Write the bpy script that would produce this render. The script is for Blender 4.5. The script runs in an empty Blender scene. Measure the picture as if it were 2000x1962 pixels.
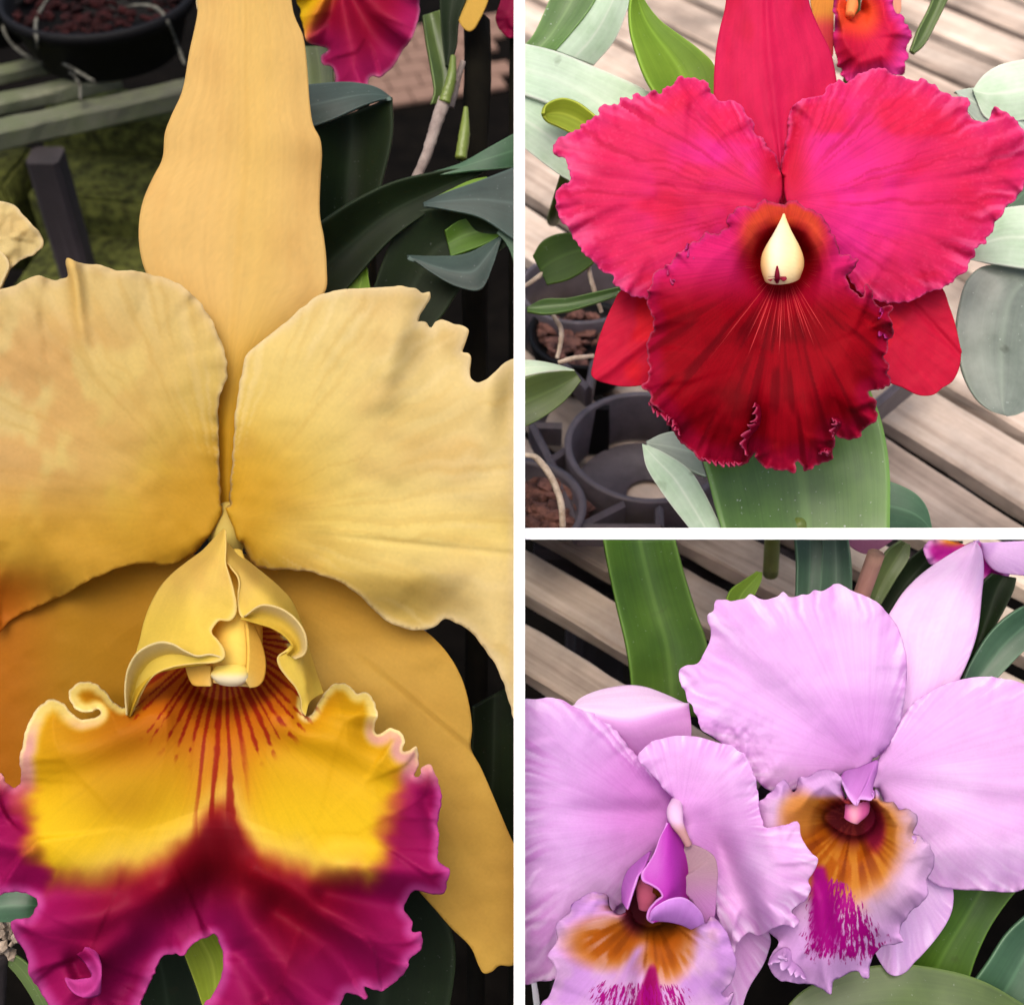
import bpy, bmesh, math, random
import numpy as np
from mathutils import Vector, Matrix

# ------------------------------------------------------------------ camera, sky, sun
# Lengths below are written in "units" of 0.165 mm (one unit = one pixel of a 2000 px
# wide photograph at the distance of the flowers); everything is stored in metres.
S = 0.000165
CX, CY, D = 1014.5, 1042.0, 2600.0
TH = math.radians(46.0)
ct, st = math.cos(TH), math.sin(TH)
ORG = np.array([0.0, 0.0, 0.90])           # flowers stand about 0.9 m above the floor

def local_to_world(L):
    L = np.asarray(L, float)
    x, y, z = L[..., 0], L[..., 1], L[..., 2]
    return np.stack([x, y*st - z*ct, y*ct + z*st], -1)*S + ORG

def px_local(px, py, d):
    px, py, d = np.broadcast_arrays(np.asarray(px, float), np.asarray(py, float), np.asarray(d, float))
    k = (D-d)/D
    return np.stack([(px-CX)*k, -(py-CY)*k, d], -1)

def at(px, py, d=0.0):
    return local_to_world(px_local(px, py, d))

sc = bpy.context.scene
cam = bpy.data.cameras.new('Camera')
camo = bpy.data.objects.new('Camera', cam)
sc.collection.objects.link(camo)
camo.location = Vector(local_to_world([0, 0, D]))
camo.rotation_euler = (math.pi/2-TH, 0, 0)
cam.sensor_width = 36
cam.lens = 36*D/2000
cam.shift_x = (1000-CX)/2000
cam.shift_y = (CY-981)/2000
cam.clip_start = 0.01
cam.clip_end = 100
cam.dof.use_dof = True
cam.dof.focus_distance = (D-20)*S
cam.dof.aperture_fstop = 16
sc.camera = camo

SUN_DIR = Vector((-0.12, -0.24, 0.96)).normalized()
world = bpy.data.worlds.new('World'); sc.world = world; world.use_nodes = True
nt = world.node_tree
sky = nt.nodes.new('ShaderNodeTexSky'); sky.sky_type = 'NISHITA'; sky.sun_disc = False
sky.sun_elevation = math.asin(SUN_DIR.z)
sky.sun_rotation = math.atan2(SUN_DIR.x, SUN_DIR.y)
sky.air_density = 0.7; sky.dust_density = 6.0; sky.ozone_density = 0.4
bgn = nt.nodes['Background']; bgn.inputs['Strength'].default_value = 0.15
nt.links.new(sky.outputs[0], bgn.inputs[0])
sl = bpy.data.lights.new('Sun', 'SUN'); sl.energy = 1.0; sl.angle = math.radians(50); sl.color = (1, .95, .86)
slo = bpy.data.objects.new('Sun', sl); sc.collection.objects.link(slo)
slo.rotation_euler = SUN_DIR.to_track_quat('Z', 'Y').to_euler()
sc.view_settings.view_transform = 'Standard'; sc.view_settings.look = 'None'
sc.view_settings.gamma = 1; sc.view_settings.use_curve_mapping = False
sc.view_settings.exposure = 0.70
sc.render.engine = 'CYCLES'
sc.cycles.max_bounces = 4; sc.cycles.transmission_bounces = 3; sc.cycles.diffuse_bounces = 3; sc.cycles.glossy_bounces = 2
try:
    sc.cycles.use_denoising = True; sc.cycles.use_adaptive_sampling = True; sc.cycles.adaptive_threshold = .02
except Exception:
    pass

# ------------------------------------------------------------------ helpers
def lin(c):
    c = np.asarray(c, float)/255.0
    return np.where(c <= .04045, c/12.92, ((c+.055)/1.055)**2.4)

def smooth(a, b, x):
    t = np.clip((x-a)/(b-a), 0, 1)
    return t*t*(3-2*t)

def mix(a, b, m):
    m = np.asarray(m)[..., None]
    return a*(1-m)+b*m

_tab = {}
def _lat(seed):
    if seed not in _tab:
        _tab[seed] = np.random.RandomState(seed).rand(256, 256)*2-1
    return _tab[seed]

def n2(x, y, seed=0):
    T = _lat(seed)
    xi = np.floor(x).astype(int); yi = np.floor(y).astype(int)
    fx = x-xi; fy = y-yi
    fx = fx*fx*fx*(fx*(fx*6-15)+10); fy = fy*fy*fy*(fy*(fy*6-15)+10)
    a = T[xi % 256, yi % 256]; b = T[(xi+1) % 256, yi % 256]
    c = T[xi % 256, (yi+1) % 256]; d = T[(xi+1) % 256, (yi+1) % 256]
    return (a*(1-fx)+b*fx)*(1-fy)+(c*(1-fx)+d*fx)*fy

def n1(x, seed=0):
    return n2(x, np.full_like(x, 3.37+seed*1.7), seed)

def fbm(x, y, seed=0, o=3):
    v = 0; a = 1; t = 0
    for k in range(o):
        v = v+a*n2(x*2**k, y*2**k, seed+k); t += a; a *= .5
    return v/t

def bump1(x, c, w):
    return np.exp(-((x-c)/w)**2)

def prof(R, xs, ys):
    out = np.interp(R, xs, ys)
    h = .04
    return .25*np.interp(R-h, xs, ys)+.5*out+.25*np.interp(R+h, xs, ys)

def seg_dist(X, Y, pts):
    best = np.full(X.shape, 1e9)
    for (ax, ay), (bx, by) in zip(pts[:-1], pts[1:]):
        dx, dy = bx-ax, by-ay
        t = np.clip(((X-ax)*dx+(Y-ay)*dy)/(dx*dx+dy*dy), 0, 1)
        best = np.minimum(best, np.hypot(X-ax-t*dx, Y-ay-t*dy))
    return best

def dense(poly, closed=False):
    p = np.array([list(q)+[0.0]*(3-len(q)) for q in poly], float)
    if len(p) < 3:
        t = np.linspace(0, 1, 24)[:, None]
        return p[0]*(1-t)+p[-1]*t
    a = np.vstack([2*p[0]-p[1], p, 2*p[-1]-p[-2]])
    out = []
    for i in range(1, len(a)-2):
        p0, p1, p2, p3 = a[i-1:i+3]
        t0 = 0; t1 = t0+max(np.linalg.norm(p1-p0), 1e-6)**.5
        t2 = t1+max(np.linalg.norm(p2-p1), 1e-6)**.5; t3 = t2+max(np.linalg.norm(p3-p2), 1e-6)**.5
        t = np.linspace(t1, t2, 10, endpoint=False)[:, None]
        A1 = (t1-t)/(t1-t0)*p0+(t-t0)/(t1-t0)*p1
        A2 = (t2-t)/(t2-t1)*p1+(t-t1)/(t2-t1)*p2
        A3 = (t3-t)/(t3-t2)*p2+(t-t2)/(t3-t2)*p3
        B1 = (t2-t)/(t2-t0)*A1+(t-t0)/(t2-t0)*A2
        B2 = (t3-t)/(t3-t1)*A2+(t-t1)/(t3-t1)*A3
        out.append((t2-t)/(t2-t1)*B1+(t-t1)/(t2-t1)*B2)
    out.append(p[-1:])
    return np.vstack(out)

def resample(poly, n):
    q = dense(poly)
    s = np.concatenate([[0], np.cumsum(np.linalg.norm(np.diff(q[:, :2], axis=0), axis=1)+1e-9)])
    u = np.linspace(0, s[-1], n)
    return np.stack([np.interp(u, s, q[:, k]) for k in range(3)], 1), u

def newmesh(name, V, F, mat, parent=None, smooth_=True):
    me = bpy.data.meshes.new(name)
    me.from_pydata([tuple(v) for v in V], [], F)
    if smooth_:
        me.polygons.foreach_set('use_smooth', [True]*len(me.polygons))
    if mat: me.materials.append(mat)
    o = bpy.data.objects.new(name, me)
    sc.collection.objects.link(o)
    if parent is not None:
        o.parent = parent
        o.matrix_parent_inverse = parent.matrix_world.inverted()
    return o

def thing(name, label, cat, base, group=None):
    o = bpy.data.objects.new(name, None)
    sc.collection.objects.link(o)
    o.empty_display_size = .01
    o.location = Vector(base)
    o.matrix_world = Matrix.Translation(Vector(base))
    o['label'] = label; o['category'] = cat
    if group: o['group'] = group
    return o

def tag(o, label, cat, group=None):
    o['label'] = label; o['category'] = cat
    if group: o['group'] = group
    return o

from mathutils.geometry import delaunay_2d_cdt
GAIN = [1.0]

def inside(px, py, poly):
    c = np.zeros(px.shape, bool)
    x1, y1 = poly[:, 0], poly[:, 1]; x2, y2 = np.roll(x1, -1), np.roll(y1, -1)
    for a, b, e, f in zip(x1, y1, x2, y2):
        if b == f: continue
        m = (b > py) != (f > py)
        c ^= m & (px < (e-a)*(py-b)/(f-b)+a)
    return c

def nearest(P, Q, chunk=4000):
    d = np.empty(len(P)); j = np.empty(len(P), int)
    for i in range(0, len(P), chunk):
        p = P[i:i+chunk]
        D2 = (p[:, None, 0]-Q[None, :, 0])**2+(p[:, None, 1]-Q[None, :, 1])**2
        k = D2.argmin(1); j[i:i+chunk] = k; d[i:i+chunk] = np.sqrt(D2[np.arange(len(p)), k])
    return d, j

def set_pigment(me, col):
    col = np.clip(col/255.0, 0, 1)
    col = np.where(col <= .04045, col/12.92, ((col+.055)/1.055)**2.4)*GAIN[0]
    g_ = np.random.RandomState(col.size % 9973).normal(0, .016, col.shape[:-1]+(1,))
    col = np.clip(col*(1+g_), 0, 1)
    a = me.attributes.new('pigment', 'FLOAT_COLOR', 'POINT')
    rgba = np.concatenate([col.reshape(-1, 3), np.ones((col.size//3, 1))], 1)
    a.data.foreach_set('color', rgba.astype(np.float32).ravel())

def sheet(name, base, outline, parent, mat, z=None, ruffle=(), jitter=(), color=None, stripe=None,
          thick=4.0, off=0.0, step=None, hole=False):
    """A petal or lip with a free outline: triangulated inside its margin, so that notches and curls stay open."""
    o = np.array([q[:2] for q in outline], float)
    dn = dense([tuple(q) for q in o])[:, :2]
    seg = np.linalg.norm(np.diff(dn, axis=0), axis=1); s = np.concatenate([[0], np.cumsum(seg)])
    bq = dense([tuple(q[:2]) for q in base])[:, :2]
    full = dn if hole else np.vstack([dn, bq[::-1]])
    area = .5*abs(np.dot(full[:, 0], np.roll(full[:, 1], 1))-np.dot(full[:, 1], np.roll(full[:, 0], 1)))
    h = step or float(np.clip(math.sqrt(area/11000), 2.4, 6.0))
    hb = h*.75
    n = int(s[-1]/hb); u = np.linspace(0, s[-1], n)
    B = np.stack([np.interp(u, s, dn[:, 0]), np.interp(u, s, dn[:, 1])], 1)
    t = np.gradient(B, axis=0); t /= np.linalg.norm(t, axis=1)[:, None]+1e-9
    nr = np.stack([-t[:, 1], t[:, 0]], 1)
    for amp, wl, pw, seed in jitter: B = B+nr*(amp*n1(u/wl, seed))[:, None]
    loop = B
    if not hole:
        sb = np.concatenate([[0], np.cumsum(np.linalg.norm(np.diff(bq, axis=0), axis=1))])
        m = max(3, int(sb[-1]/hb)); ub = np.linspace(0, sb[-1], m)
        Q = np.stack([np.interp(ub, sb, bq[:, 0]), np.interp(ub, sb, bq[:, 1])], 1)[::-1]
        if np.linalg.norm(Q[0]-B[-1]) < 1: Q = Q[1:]
        if np.linalg.norm(Q[-1]-B[0]) < 1: Q = Q[:-1]
        loop = np.vstack([B, Q])
    else:
        gap = np.linalg.norm(B[0]-B[-1])
        if gap > 2*hb:
            w = np.linspace(0, 1, int(gap/hb)+1)[1:-1, None]
            loop = np.vstack([B, B[-1]*(1-w)+B[0]*w])
    x0, y0 = loop.min(0); x1, y1 = loop.max(0)
    rows = np.arange(y0, y1, h*.87)
    rng = np.random.RandomState(len(loop))
    pts = np.array([(x+(i % 2)*h/2, y) for i, y in enumerate(rows) for x in np.arange(x0, x1, h)])
    pts = pts+rng.uniform(-.18, .18, pts.shape)*h
    pts = pts[inside(pts[:, 0], pts[:, 1], loop)]
    dm_, _ = nearest(pts, loop); pts = pts[dm_ > .62*h]
    allp = np.vstack([loop, pts])
    L = len(loop)
    r = delaunay_2d_cdt([Vector(p) for p in allp], [], [list(range(L))], 1, 1e-3)
    P = np.array([tuple(v) for v in r[0]]); F = np.array([f for f in r[2] if len(f) == 3])
    X, Y = P[:, 0], P[:, 1]
    dm, jm = nearest(P, B); db, _ = nearest(P, bq)
    if hole: db = np.where(inside(X, Y, bq), 0, db)
    R = np.clip(db/(db+dm+1e-6), 0, 1)
    U = u[jm]; T = U/s[-1]
    dd = np.full(len(P), float(off))
    rf = np.zeros(len(P))
    for amp, wl, pw, seed in ruffle: rf += amp*(R**pw)*n2(U/wl, R*1.3+seed, seed)
    if ruffle:
        E = np.vstack([F[:, [0, 1]], F[:, [1, 2]], F[:, [2, 0]]]); cnt = np.bincount(E.ravel(), minlength=len(P)).astype(float)+1e-9
        inner = smooth(0, 3*h, dm)
        for _ in range(4):
            acc = np.bincount(E[:, 0], rf[E[:, 1]], len(P))+np.bincount(E[:, 1], rf[E[:, 0]], len(P))
            rf = rf*(1-.7*inner)+.7*inner*acc/cnt
    if z is not None: dd = dd+z(X, Y, R, T)
    dd = dd+rf
    V = local_to_world(px_local(X, Y, dd))
    # turn faces to the camera side
    a_ = P[F[:, 1]]-P[F[:, 0]]; b_ = P[F[:, 2]]-P[F[:, 0]]
    cr = a_[:, 0]*b_[:, 1]-a_[:, 1]*b_[:, 0]
    F = np.where((cr > 0)[:, None], F[:, ::-1], F)
    me = bpy.data.meshes.new(name)
    me.vertices.add(len(V)); me.vertices.foreach_set('co', V.ravel())
    me.loops.add(F.size); me.loops.foreach_set('vertex_index', F.ravel().astype(np.int32))
    me.polygons.add(len(F)); me.polygons.foreach_set('loop_start', np.arange(0, F.size, 3, dtype=np.int32))
    me.polygons.foreach_set('use_smooth', np.ones(len(F), bool)); me.update()
    bc = bq.mean(0); ax = B.mean(0)-bc; a0 = math.atan2(ax[1], ax[0])
    an = np.arctan2(Y-bc[1], X-bc[0])-a0; an = (an+math.pi) % (2*math.pi)-math.pi
    uv = np.stack([an*4.5, np.hypot(X-bc[0], Y-bc[1])/100], -1)[F.ravel()]
    ul = me.uv_layers.new(name='UVMap'); ul.data.foreach_set('uv', uv.astype(np.float32).ravel())
    if color is not None: set_pigment(me, color(X, Y, R, T))
    if stripe is not None:
        a = me.attributes.new('stripe', 'FLOAT', 'POINT')
        a.data.foreach_set('value', np.broadcast_to(stripe(X, Y, R, T), X.shape).astype(np.float32).ravel())
    me.materials.append(mat)
    ob = bpy.data.objects.new(name, me); sc.collection.objects.link(ob)
    if parent is not None:
        ob.parent = parent; ob.matrix_parent_inverse = parent.matrix_world.inverted()
    if thick:
        m = ob.modifiers.new('thickness', 'SOLIDIFY'); m.thickness = thick*S; m.offset = -1
    return ob

def surface(name, curves, parent, mat, nu=120, nv=60, **kw):
    if len(curves) == 2 and all(len(q) == 2 for c in curves for q in c):
        kw.pop('rs', None)
        return sheet(name, curves[0], curves[1], parent, mat, **kw)
    kw.pop('step', None); kw.pop('hole', None)
    return loft(name, curves, parent, mat, nu, nv, **kw)

def loft(name, curves, parent, mat, nu=120, nv=60, z=None, ruffle=(), jitter=(), color=None,
            stripe=None, thick=4.0, rs=None, off=0.0, swap=None):
    """A petal, sepal, lip or leaf: lofted through curves of (px, py[, depth])."""
    C = []; U = None
    for c in curves:
        q, u = resample(c, nu); C.append(q); U = u
    C = np.array(C)                                   # K x nu x 3
    K = len(C)
    rs = np.linspace(0, 1, K) if rs is None else np.array(rs, float)
    R1 = np.linspace(0, 1, nv)
    if K == 2:
        G = C[0][None]*(1-R1)[:, None, None]+C[1][None]*R1[:, None, None]
    else:
        M = np.zeros_like(C)
        for k in range(K):
            a, b = max(k-1, 0), min(k+1, K-1)
            M[k] = (C[b]-C[a])/(rs[b]-rs[a])
        G = np.zeros((nv, nu, 3))
        for i, r in enumerate(R1):
            k = min(max(np.searchsorted(rs, r)-1, 0), K-2)
            h = rs[k+1]-rs[k]; t = (r-rs[k])/h
            G[i] = ((2*t**3-3*t**2+1)*C[k]+(t**3-2*t**2+t)*h*M[k]+(-2*t**3+3*t**2)*C[k+1]+(t**3-t**2)*h*M[k+1])
    R = np.repeat(R1[:, None], nu, 1)
    Ucoord = np.repeat(U[None], nv, 0)
    T = Ucoord/U[-1]
    dirv = C[-1]-C[0]; ln = np.linalg.norm(dirv[:, :2], axis=1)+1e-6
    dirv = dirv/ln[:, None]
    for amp, wl, pw, seed in jitter:
        w = amp*n1(U/wl, seed)
        G[..., :2] += (R**pw)[..., None]*w[None, :, None]*dirv[None, :, :2]
    X, Y = G[..., 0].copy(), G[..., 1].copy()
    dd = G[..., 2].copy()+off
    if z is not None: dd = dd+z(X, Y, R, T)
    for amp, wl, pw, seed in ruffle:
        dd = dd+amp*(R**pw)*n2(Ucoord/wl, R*1.3+seed, seed)
    V = local_to_world(px_local(X, Y, dd)).reshape(-1, 3)
    if parent is not None:
        base = np.array(parent.matrix_world.translation)
    else:
        base = np.zeros(3)
    idx = np.arange(nv*nu).reshape(nv, nu)
    F = np.stack([idx[:-1, :-1], idx[1:, :-1], idx[1:, 1:], idx[:-1, 1:]], -1).reshape(-1, 4)
    # face the camera
    me = bpy.data.meshes.new(name)
    v0, v1, v2 = V[F[len(F)//2, 0]], V[F[len(F)//2, 1]], V[F[len(F)//2, 3]]
    camp = local_to_world([0, 0, D])
    q = V.reshape(nv, nu, 3)
    nrm = np.cross(q[1:, :-1]-q[:-1, :-1], q[:-1, 1:]-q[:-1, :-1])
    if (nrm*(camp-q[:-1, :-1])).sum(-1).sum() < 0: F = F[:, ::-1]
    me.vertices.add(len(V)); me.vertices.foreach_set('co', V.ravel())
    me.loops.add(F.size); me.loops.foreach_set('vertex_index', F.ravel().astype(np.int32))
    me.polygons.add(len(F))
    me.polygons.foreach_set('loop_start', np.arange(0, F.size, 4, dtype=np.int32))
    me.polygons.foreach_set('use_smooth', np.ones(len(F), bool))
    me.update()
    uvl = me.uv_layers.new(name='UVMap')
    lenr = float(np.median(ln))
    if swap is None: swap = K > 2
    uv = np.stack([R*lenr/100, Ucoord/100] if swap else [Ucoord/100, R*lenr/100], -1).reshape(-1, 2)[F.ravel()]
    uvl.data.foreach_set('uv', uv.astype(np.float32).ravel())
    if color is not None:
        set_pigment(me, color(X, Y, R, T))
    if stripe is not None:
        a = me.attributes.new('stripe', 'FLOAT', 'POINT')
        a.data.foreach_set('value', np.broadcast_to(stripe(X, Y, R, T), X.shape).astype(np.float32).ravel())
    me.materials.append(mat)
    o = bpy.data.objects.new(name, me); sc.collection.objects.link(o)
    if parent is not None:
        o.parent = parent; o.matrix_parent_inverse = parent.matrix_world.inverted()
    if thick:
        m = o.modifiers.new('thickness', 'SOLIDIFY'); m.thickness = thick*S; m.offset = -1
    return o

def leaf(name, left, right, parent, mat, fold=-25, nu=60, nv=41, d0=None, thick=8, curl=0, seed=1, color=None, stripe=None):
    """Strap leaf between two edges; fold = depth of the midrib channel."""
    l, _ = resample(left, 40); r, _ = resample(right, 40)
    m = (l+r)/2
    w = np.linalg.norm((r-l)[:, :2], axis=1); w = w/max(w.max(), 1e-6)
    m[:, 2] += fold*w
    l2 = l.copy(); r2 = r.copy(); l2[:, 2] += curl*w; r2[:, 2] += -curl*w
    if stripe is None: stripe = lambda X, Y, R, T: np.maximum(.55*np.exp(-((R-.5)/.03)**2), np.maximum(np.exp(-(R/.025)**2), np.exp(-((1-R)/.025)**2)))
    o = loft(name, [l2, m, r2], parent, mat, swap=False, nu=nu, nv=nv, thick=thick, color=color, stripe=stripe,
                z=lambda X, Y, R, T: 5*n2(X/90, Y/90, seed))
    return o

def tube(name, spine, radii, parent, mat, n=16, seg=40, flat=1.0, wob=0, seed=0, cap=True, color=None):
    """Tapered round body along a spine of (px, py, depth)."""
    q, u = resample(spine, seg)
    L = px_local(q[:, 0], q[:, 1], q[:, 2])
    rr = np.interp(np.linspace(0, 1, seg), np.linspace(0, 1, len(radii)), radii)
    if len(radii) > 3:
        k = np.linspace(0, 1, seg); h = .5/len(radii)
        xs = np.linspace(0, 1, len(radii))
        rr = (np.interp(k-h, xs, radii)+2*np.interp(k, xs, radii)+np.interp(k+h, xs, radii))/4
    t = np.gradient(L, axis=0); t /= np.linalg.norm(t, axis=1)[:, None]+1e-9
    up = np.array([0, 0, 1.0])
    if abs(t[:, 2]).mean() > .9: up = np.array([0, 1.0, 0])
    a = np.cross(t, up); a /= np.linalg.norm(a, axis=1)[:, None]+1e-9
    b = np.cross(a, t)
    V = []; 
    for i in range(seg):
        for j in range(n):
            an = 2*math.pi*j/n
            r = rr[i]
            if wob: r *= 1+wob*float(n2(np.array([i*.45]), np.array([j*.9]), seed)[0])
            V.append(L[i]+a[i]*r*math.cos(an)+b[i]*r*flat*math.sin(an))
    F = []
    for i in range(seg-1):
        for j in range(n):
            F.append((i*n+j, i*n+(j+1) % n, (i+1)*n+(j+1) % n, (i+1)*n+j))
    if cap:
        F.append(tuple(range(n-1, -1, -1))); F.append(tuple((seg-1)*n+j for j in range(n)))
    Vw = local_to_world(np.array(V))
    o = newmesh(name, Vw, F, mat, parent)
    if color is not None:
        P = np.array(V); k = (D-P[:, 2])/D
        X = P[:, 0]/k+CX; Y = -P[:, 1]/k+CY
        set_pigment(o.data, color(X, Y, None, np.repeat(np.linspace(0, 1, seg), n)))
    return o

def on_plane(px, py, h):
    """Point of the horizontal plane z = h (units, relative to the flowers) seen at a pixel."""
    y0, z0 = 0.0, D
    dx, dy, dz = px-CX, CY-py, -D
    # up component: y*ct + z*st
    t = (h-z0*st)/(dy*ct+dz*st)
    L = np.array([dx*t, dy*t, D+dz*t])
    return L

def W2(Xu, Yu, Zu):
    """units in a level frame (right, forward, up) -> metres"""
    return np.array([Xu, Yu, Zu])*S+ORG

def lev(L):
    return np.array([L[0], L[1]*st-L[2]*ct, L[1]*ct+L[2]*st])

# ------------------------------------------------------------------ materials
def nodes_of(name):
    m = bpy.data.materials.new(name); m.use_nodes = True
    return m, m.node_tree, m.node_tree.nodes['Principled BSDF'], m.node_tree.nodes['Material Output']

def N(nt, typ, **kw):
    n = nt.nodes.new(typ)
    for k, v in kw.items():
        if k.startswith('i_'):
            key = k[2:]
            key = int(key) if key.isdigit() else key.replace('_', ' ')
            n.inputs[key].default_value = v
        else:
            setattr(n, k, v)
    return n

def ramp(nt, stops):
    r = nt.nodes.new('ShaderNodeValToRGB')
    while len(r.color_ramp.elements) < len(stops): r.color_ramp.elements.new(.5)
    for e, (p, c) in zip(r.color_ramp.elements, stops):
        e.position = p; e.color = (c[0], c[1], c[2], 1) if hasattr(c, '__len__') else (c, c, c, 1)
    return r

def flower_mat(name, vein=.12, vscale=6, rough=.62, transl=.28, bump=.25, stripe_col=None, stripe_scale=(9, .6), stripe_th=(.48, .56),
               sparkle=.25, vein_tint=(1, 1, 1), bscale=1.0, spec=.14):
    m, t, b, out = nodes_of(name)
    L = t.links.new
    attr = N(t, 'ShaderNodeAttribute', attribute_name='pigment')
    uv = N(t, 'ShaderNodeUVMap')
    mp = N(t, 'ShaderNodeMapping'); mp.inputs['Scale'].default_value = (vscale, .35, 1)
    L(uv.outputs[0], mp.inputs[0])
    no = N(t, 'ShaderNodeTexNoise', i_Scale=1.0, i_Detail=3.0, i_Roughness=.6); L(mp.outputs[0], no.inputs['Vector'])
    r = ramp(t, [(.32, tuple((1-vein)*x for x in vein_tint)), (.58, (1, 1, 1))]); L(no.outputs['Fac'], r.inputs[0])
    mul = N(t, 'ShaderNodeMix', data_type='RGBA', blend_type='MULTIPLY'); mul.inputs[0].default_value = 1
    L(attr.outputs['Color'], mul.inputs[6]); L(r.outputs[0], mul.inputs[7])
    tc = N(t, 'ShaderNodeTexCoord')
    mul2 = mul
    col = mul2.outputs[2]
    if stripe_col is not None:
        mp3 = N(t, 'ShaderNodeMapping'); mp3.inputs['Scale'].default_value = (stripe_scale[0], stripe_scale[1], 1)
        L(uv.outputs[0], mp3.inputs[0])
        no3 = N(t, 'ShaderNodeTexNoise', i_Scale=1.0, i_Detail=3.0, i_Roughness=.6); L(mp3.outputs[0], no3.inputs['Vector'])
        sa = N(t, 'ShaderNodeAttribute', attribute_name='stripe')
        ad = N(t, 'ShaderNodeMath', operation='ADD'); L(no3.outputs['Fac'], ad.inputs[0])
        sub = N(t, 'ShaderNodeMath', operation='SUBTRACT'); L(sa.outputs['Fac'], sub.inputs[0]); sub.inputs[1].default_value = .5
        L(sub.outputs[0], ad.inputs[1])
        mr = N(t, 'ShaderNodeMapRange', interpolation_type='SMOOTHSTEP')
        mr.inputs['From Min'].default_value = stripe_th[0]; mr.inputs['From Max'].default_value = stripe_th[1]
        L(ad.outputs[0], mr.inputs['Value'])
        mx = N(t, 'ShaderNodeMix', data_type='RGBA'); L(mr.outputs[0], mx.inputs[0]); L(col, mx.inputs[6])
        c = lin(stripe_col); mx.inputs[7].default_value = (*c, 1)
        col = mx.outputs[2]
    L(col, b.inputs['Base Color'])
    b.inputs['Roughness'].default_value = rough
    b.inputs['Specular IOR Level'].default_value = spec
    # relief: veins + fine cells
    no4 = N(t, 'ShaderNodeTexNoise', i_Scale=1300.0, i_Detail=1.0); L(tc.outputs['Object'], no4.inputs['Vector'])
    mh = N(t, 'ShaderNodeMath', operation='MULTIPLY_ADD'); L(no4.outputs['Fac'], mh.inputs[0]); mh.inputs[1].default_value = sparkle*.9
    L(no.outputs['Fac'], mh.inputs[2])
    bm2 = N(t, 'ShaderNodeBump'); bm2.inputs['Strength'].default_value = bump; bm2.inputs['Distance'].default_value = .00035*bscale
    L(mh.outputs[0], bm2.inputs['Height'])
    L(bm2.outputs[0], b.inputs['Normal'])
    tr = N(t, 'ShaderNodeBsdfTranslucent'); L(col, tr.inputs[0]); L(bm2.outputs[0], tr.inputs['Normal'])
    ms = N(t, 'ShaderNodeMixShader'); ms.inputs[0].default_value = transl
    L(b.outputs[0], ms.inputs[1]); L(tr.outputs[0], ms.inputs[2]); L(ms.outputs[0], out.inputs[0])
    return m

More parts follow.
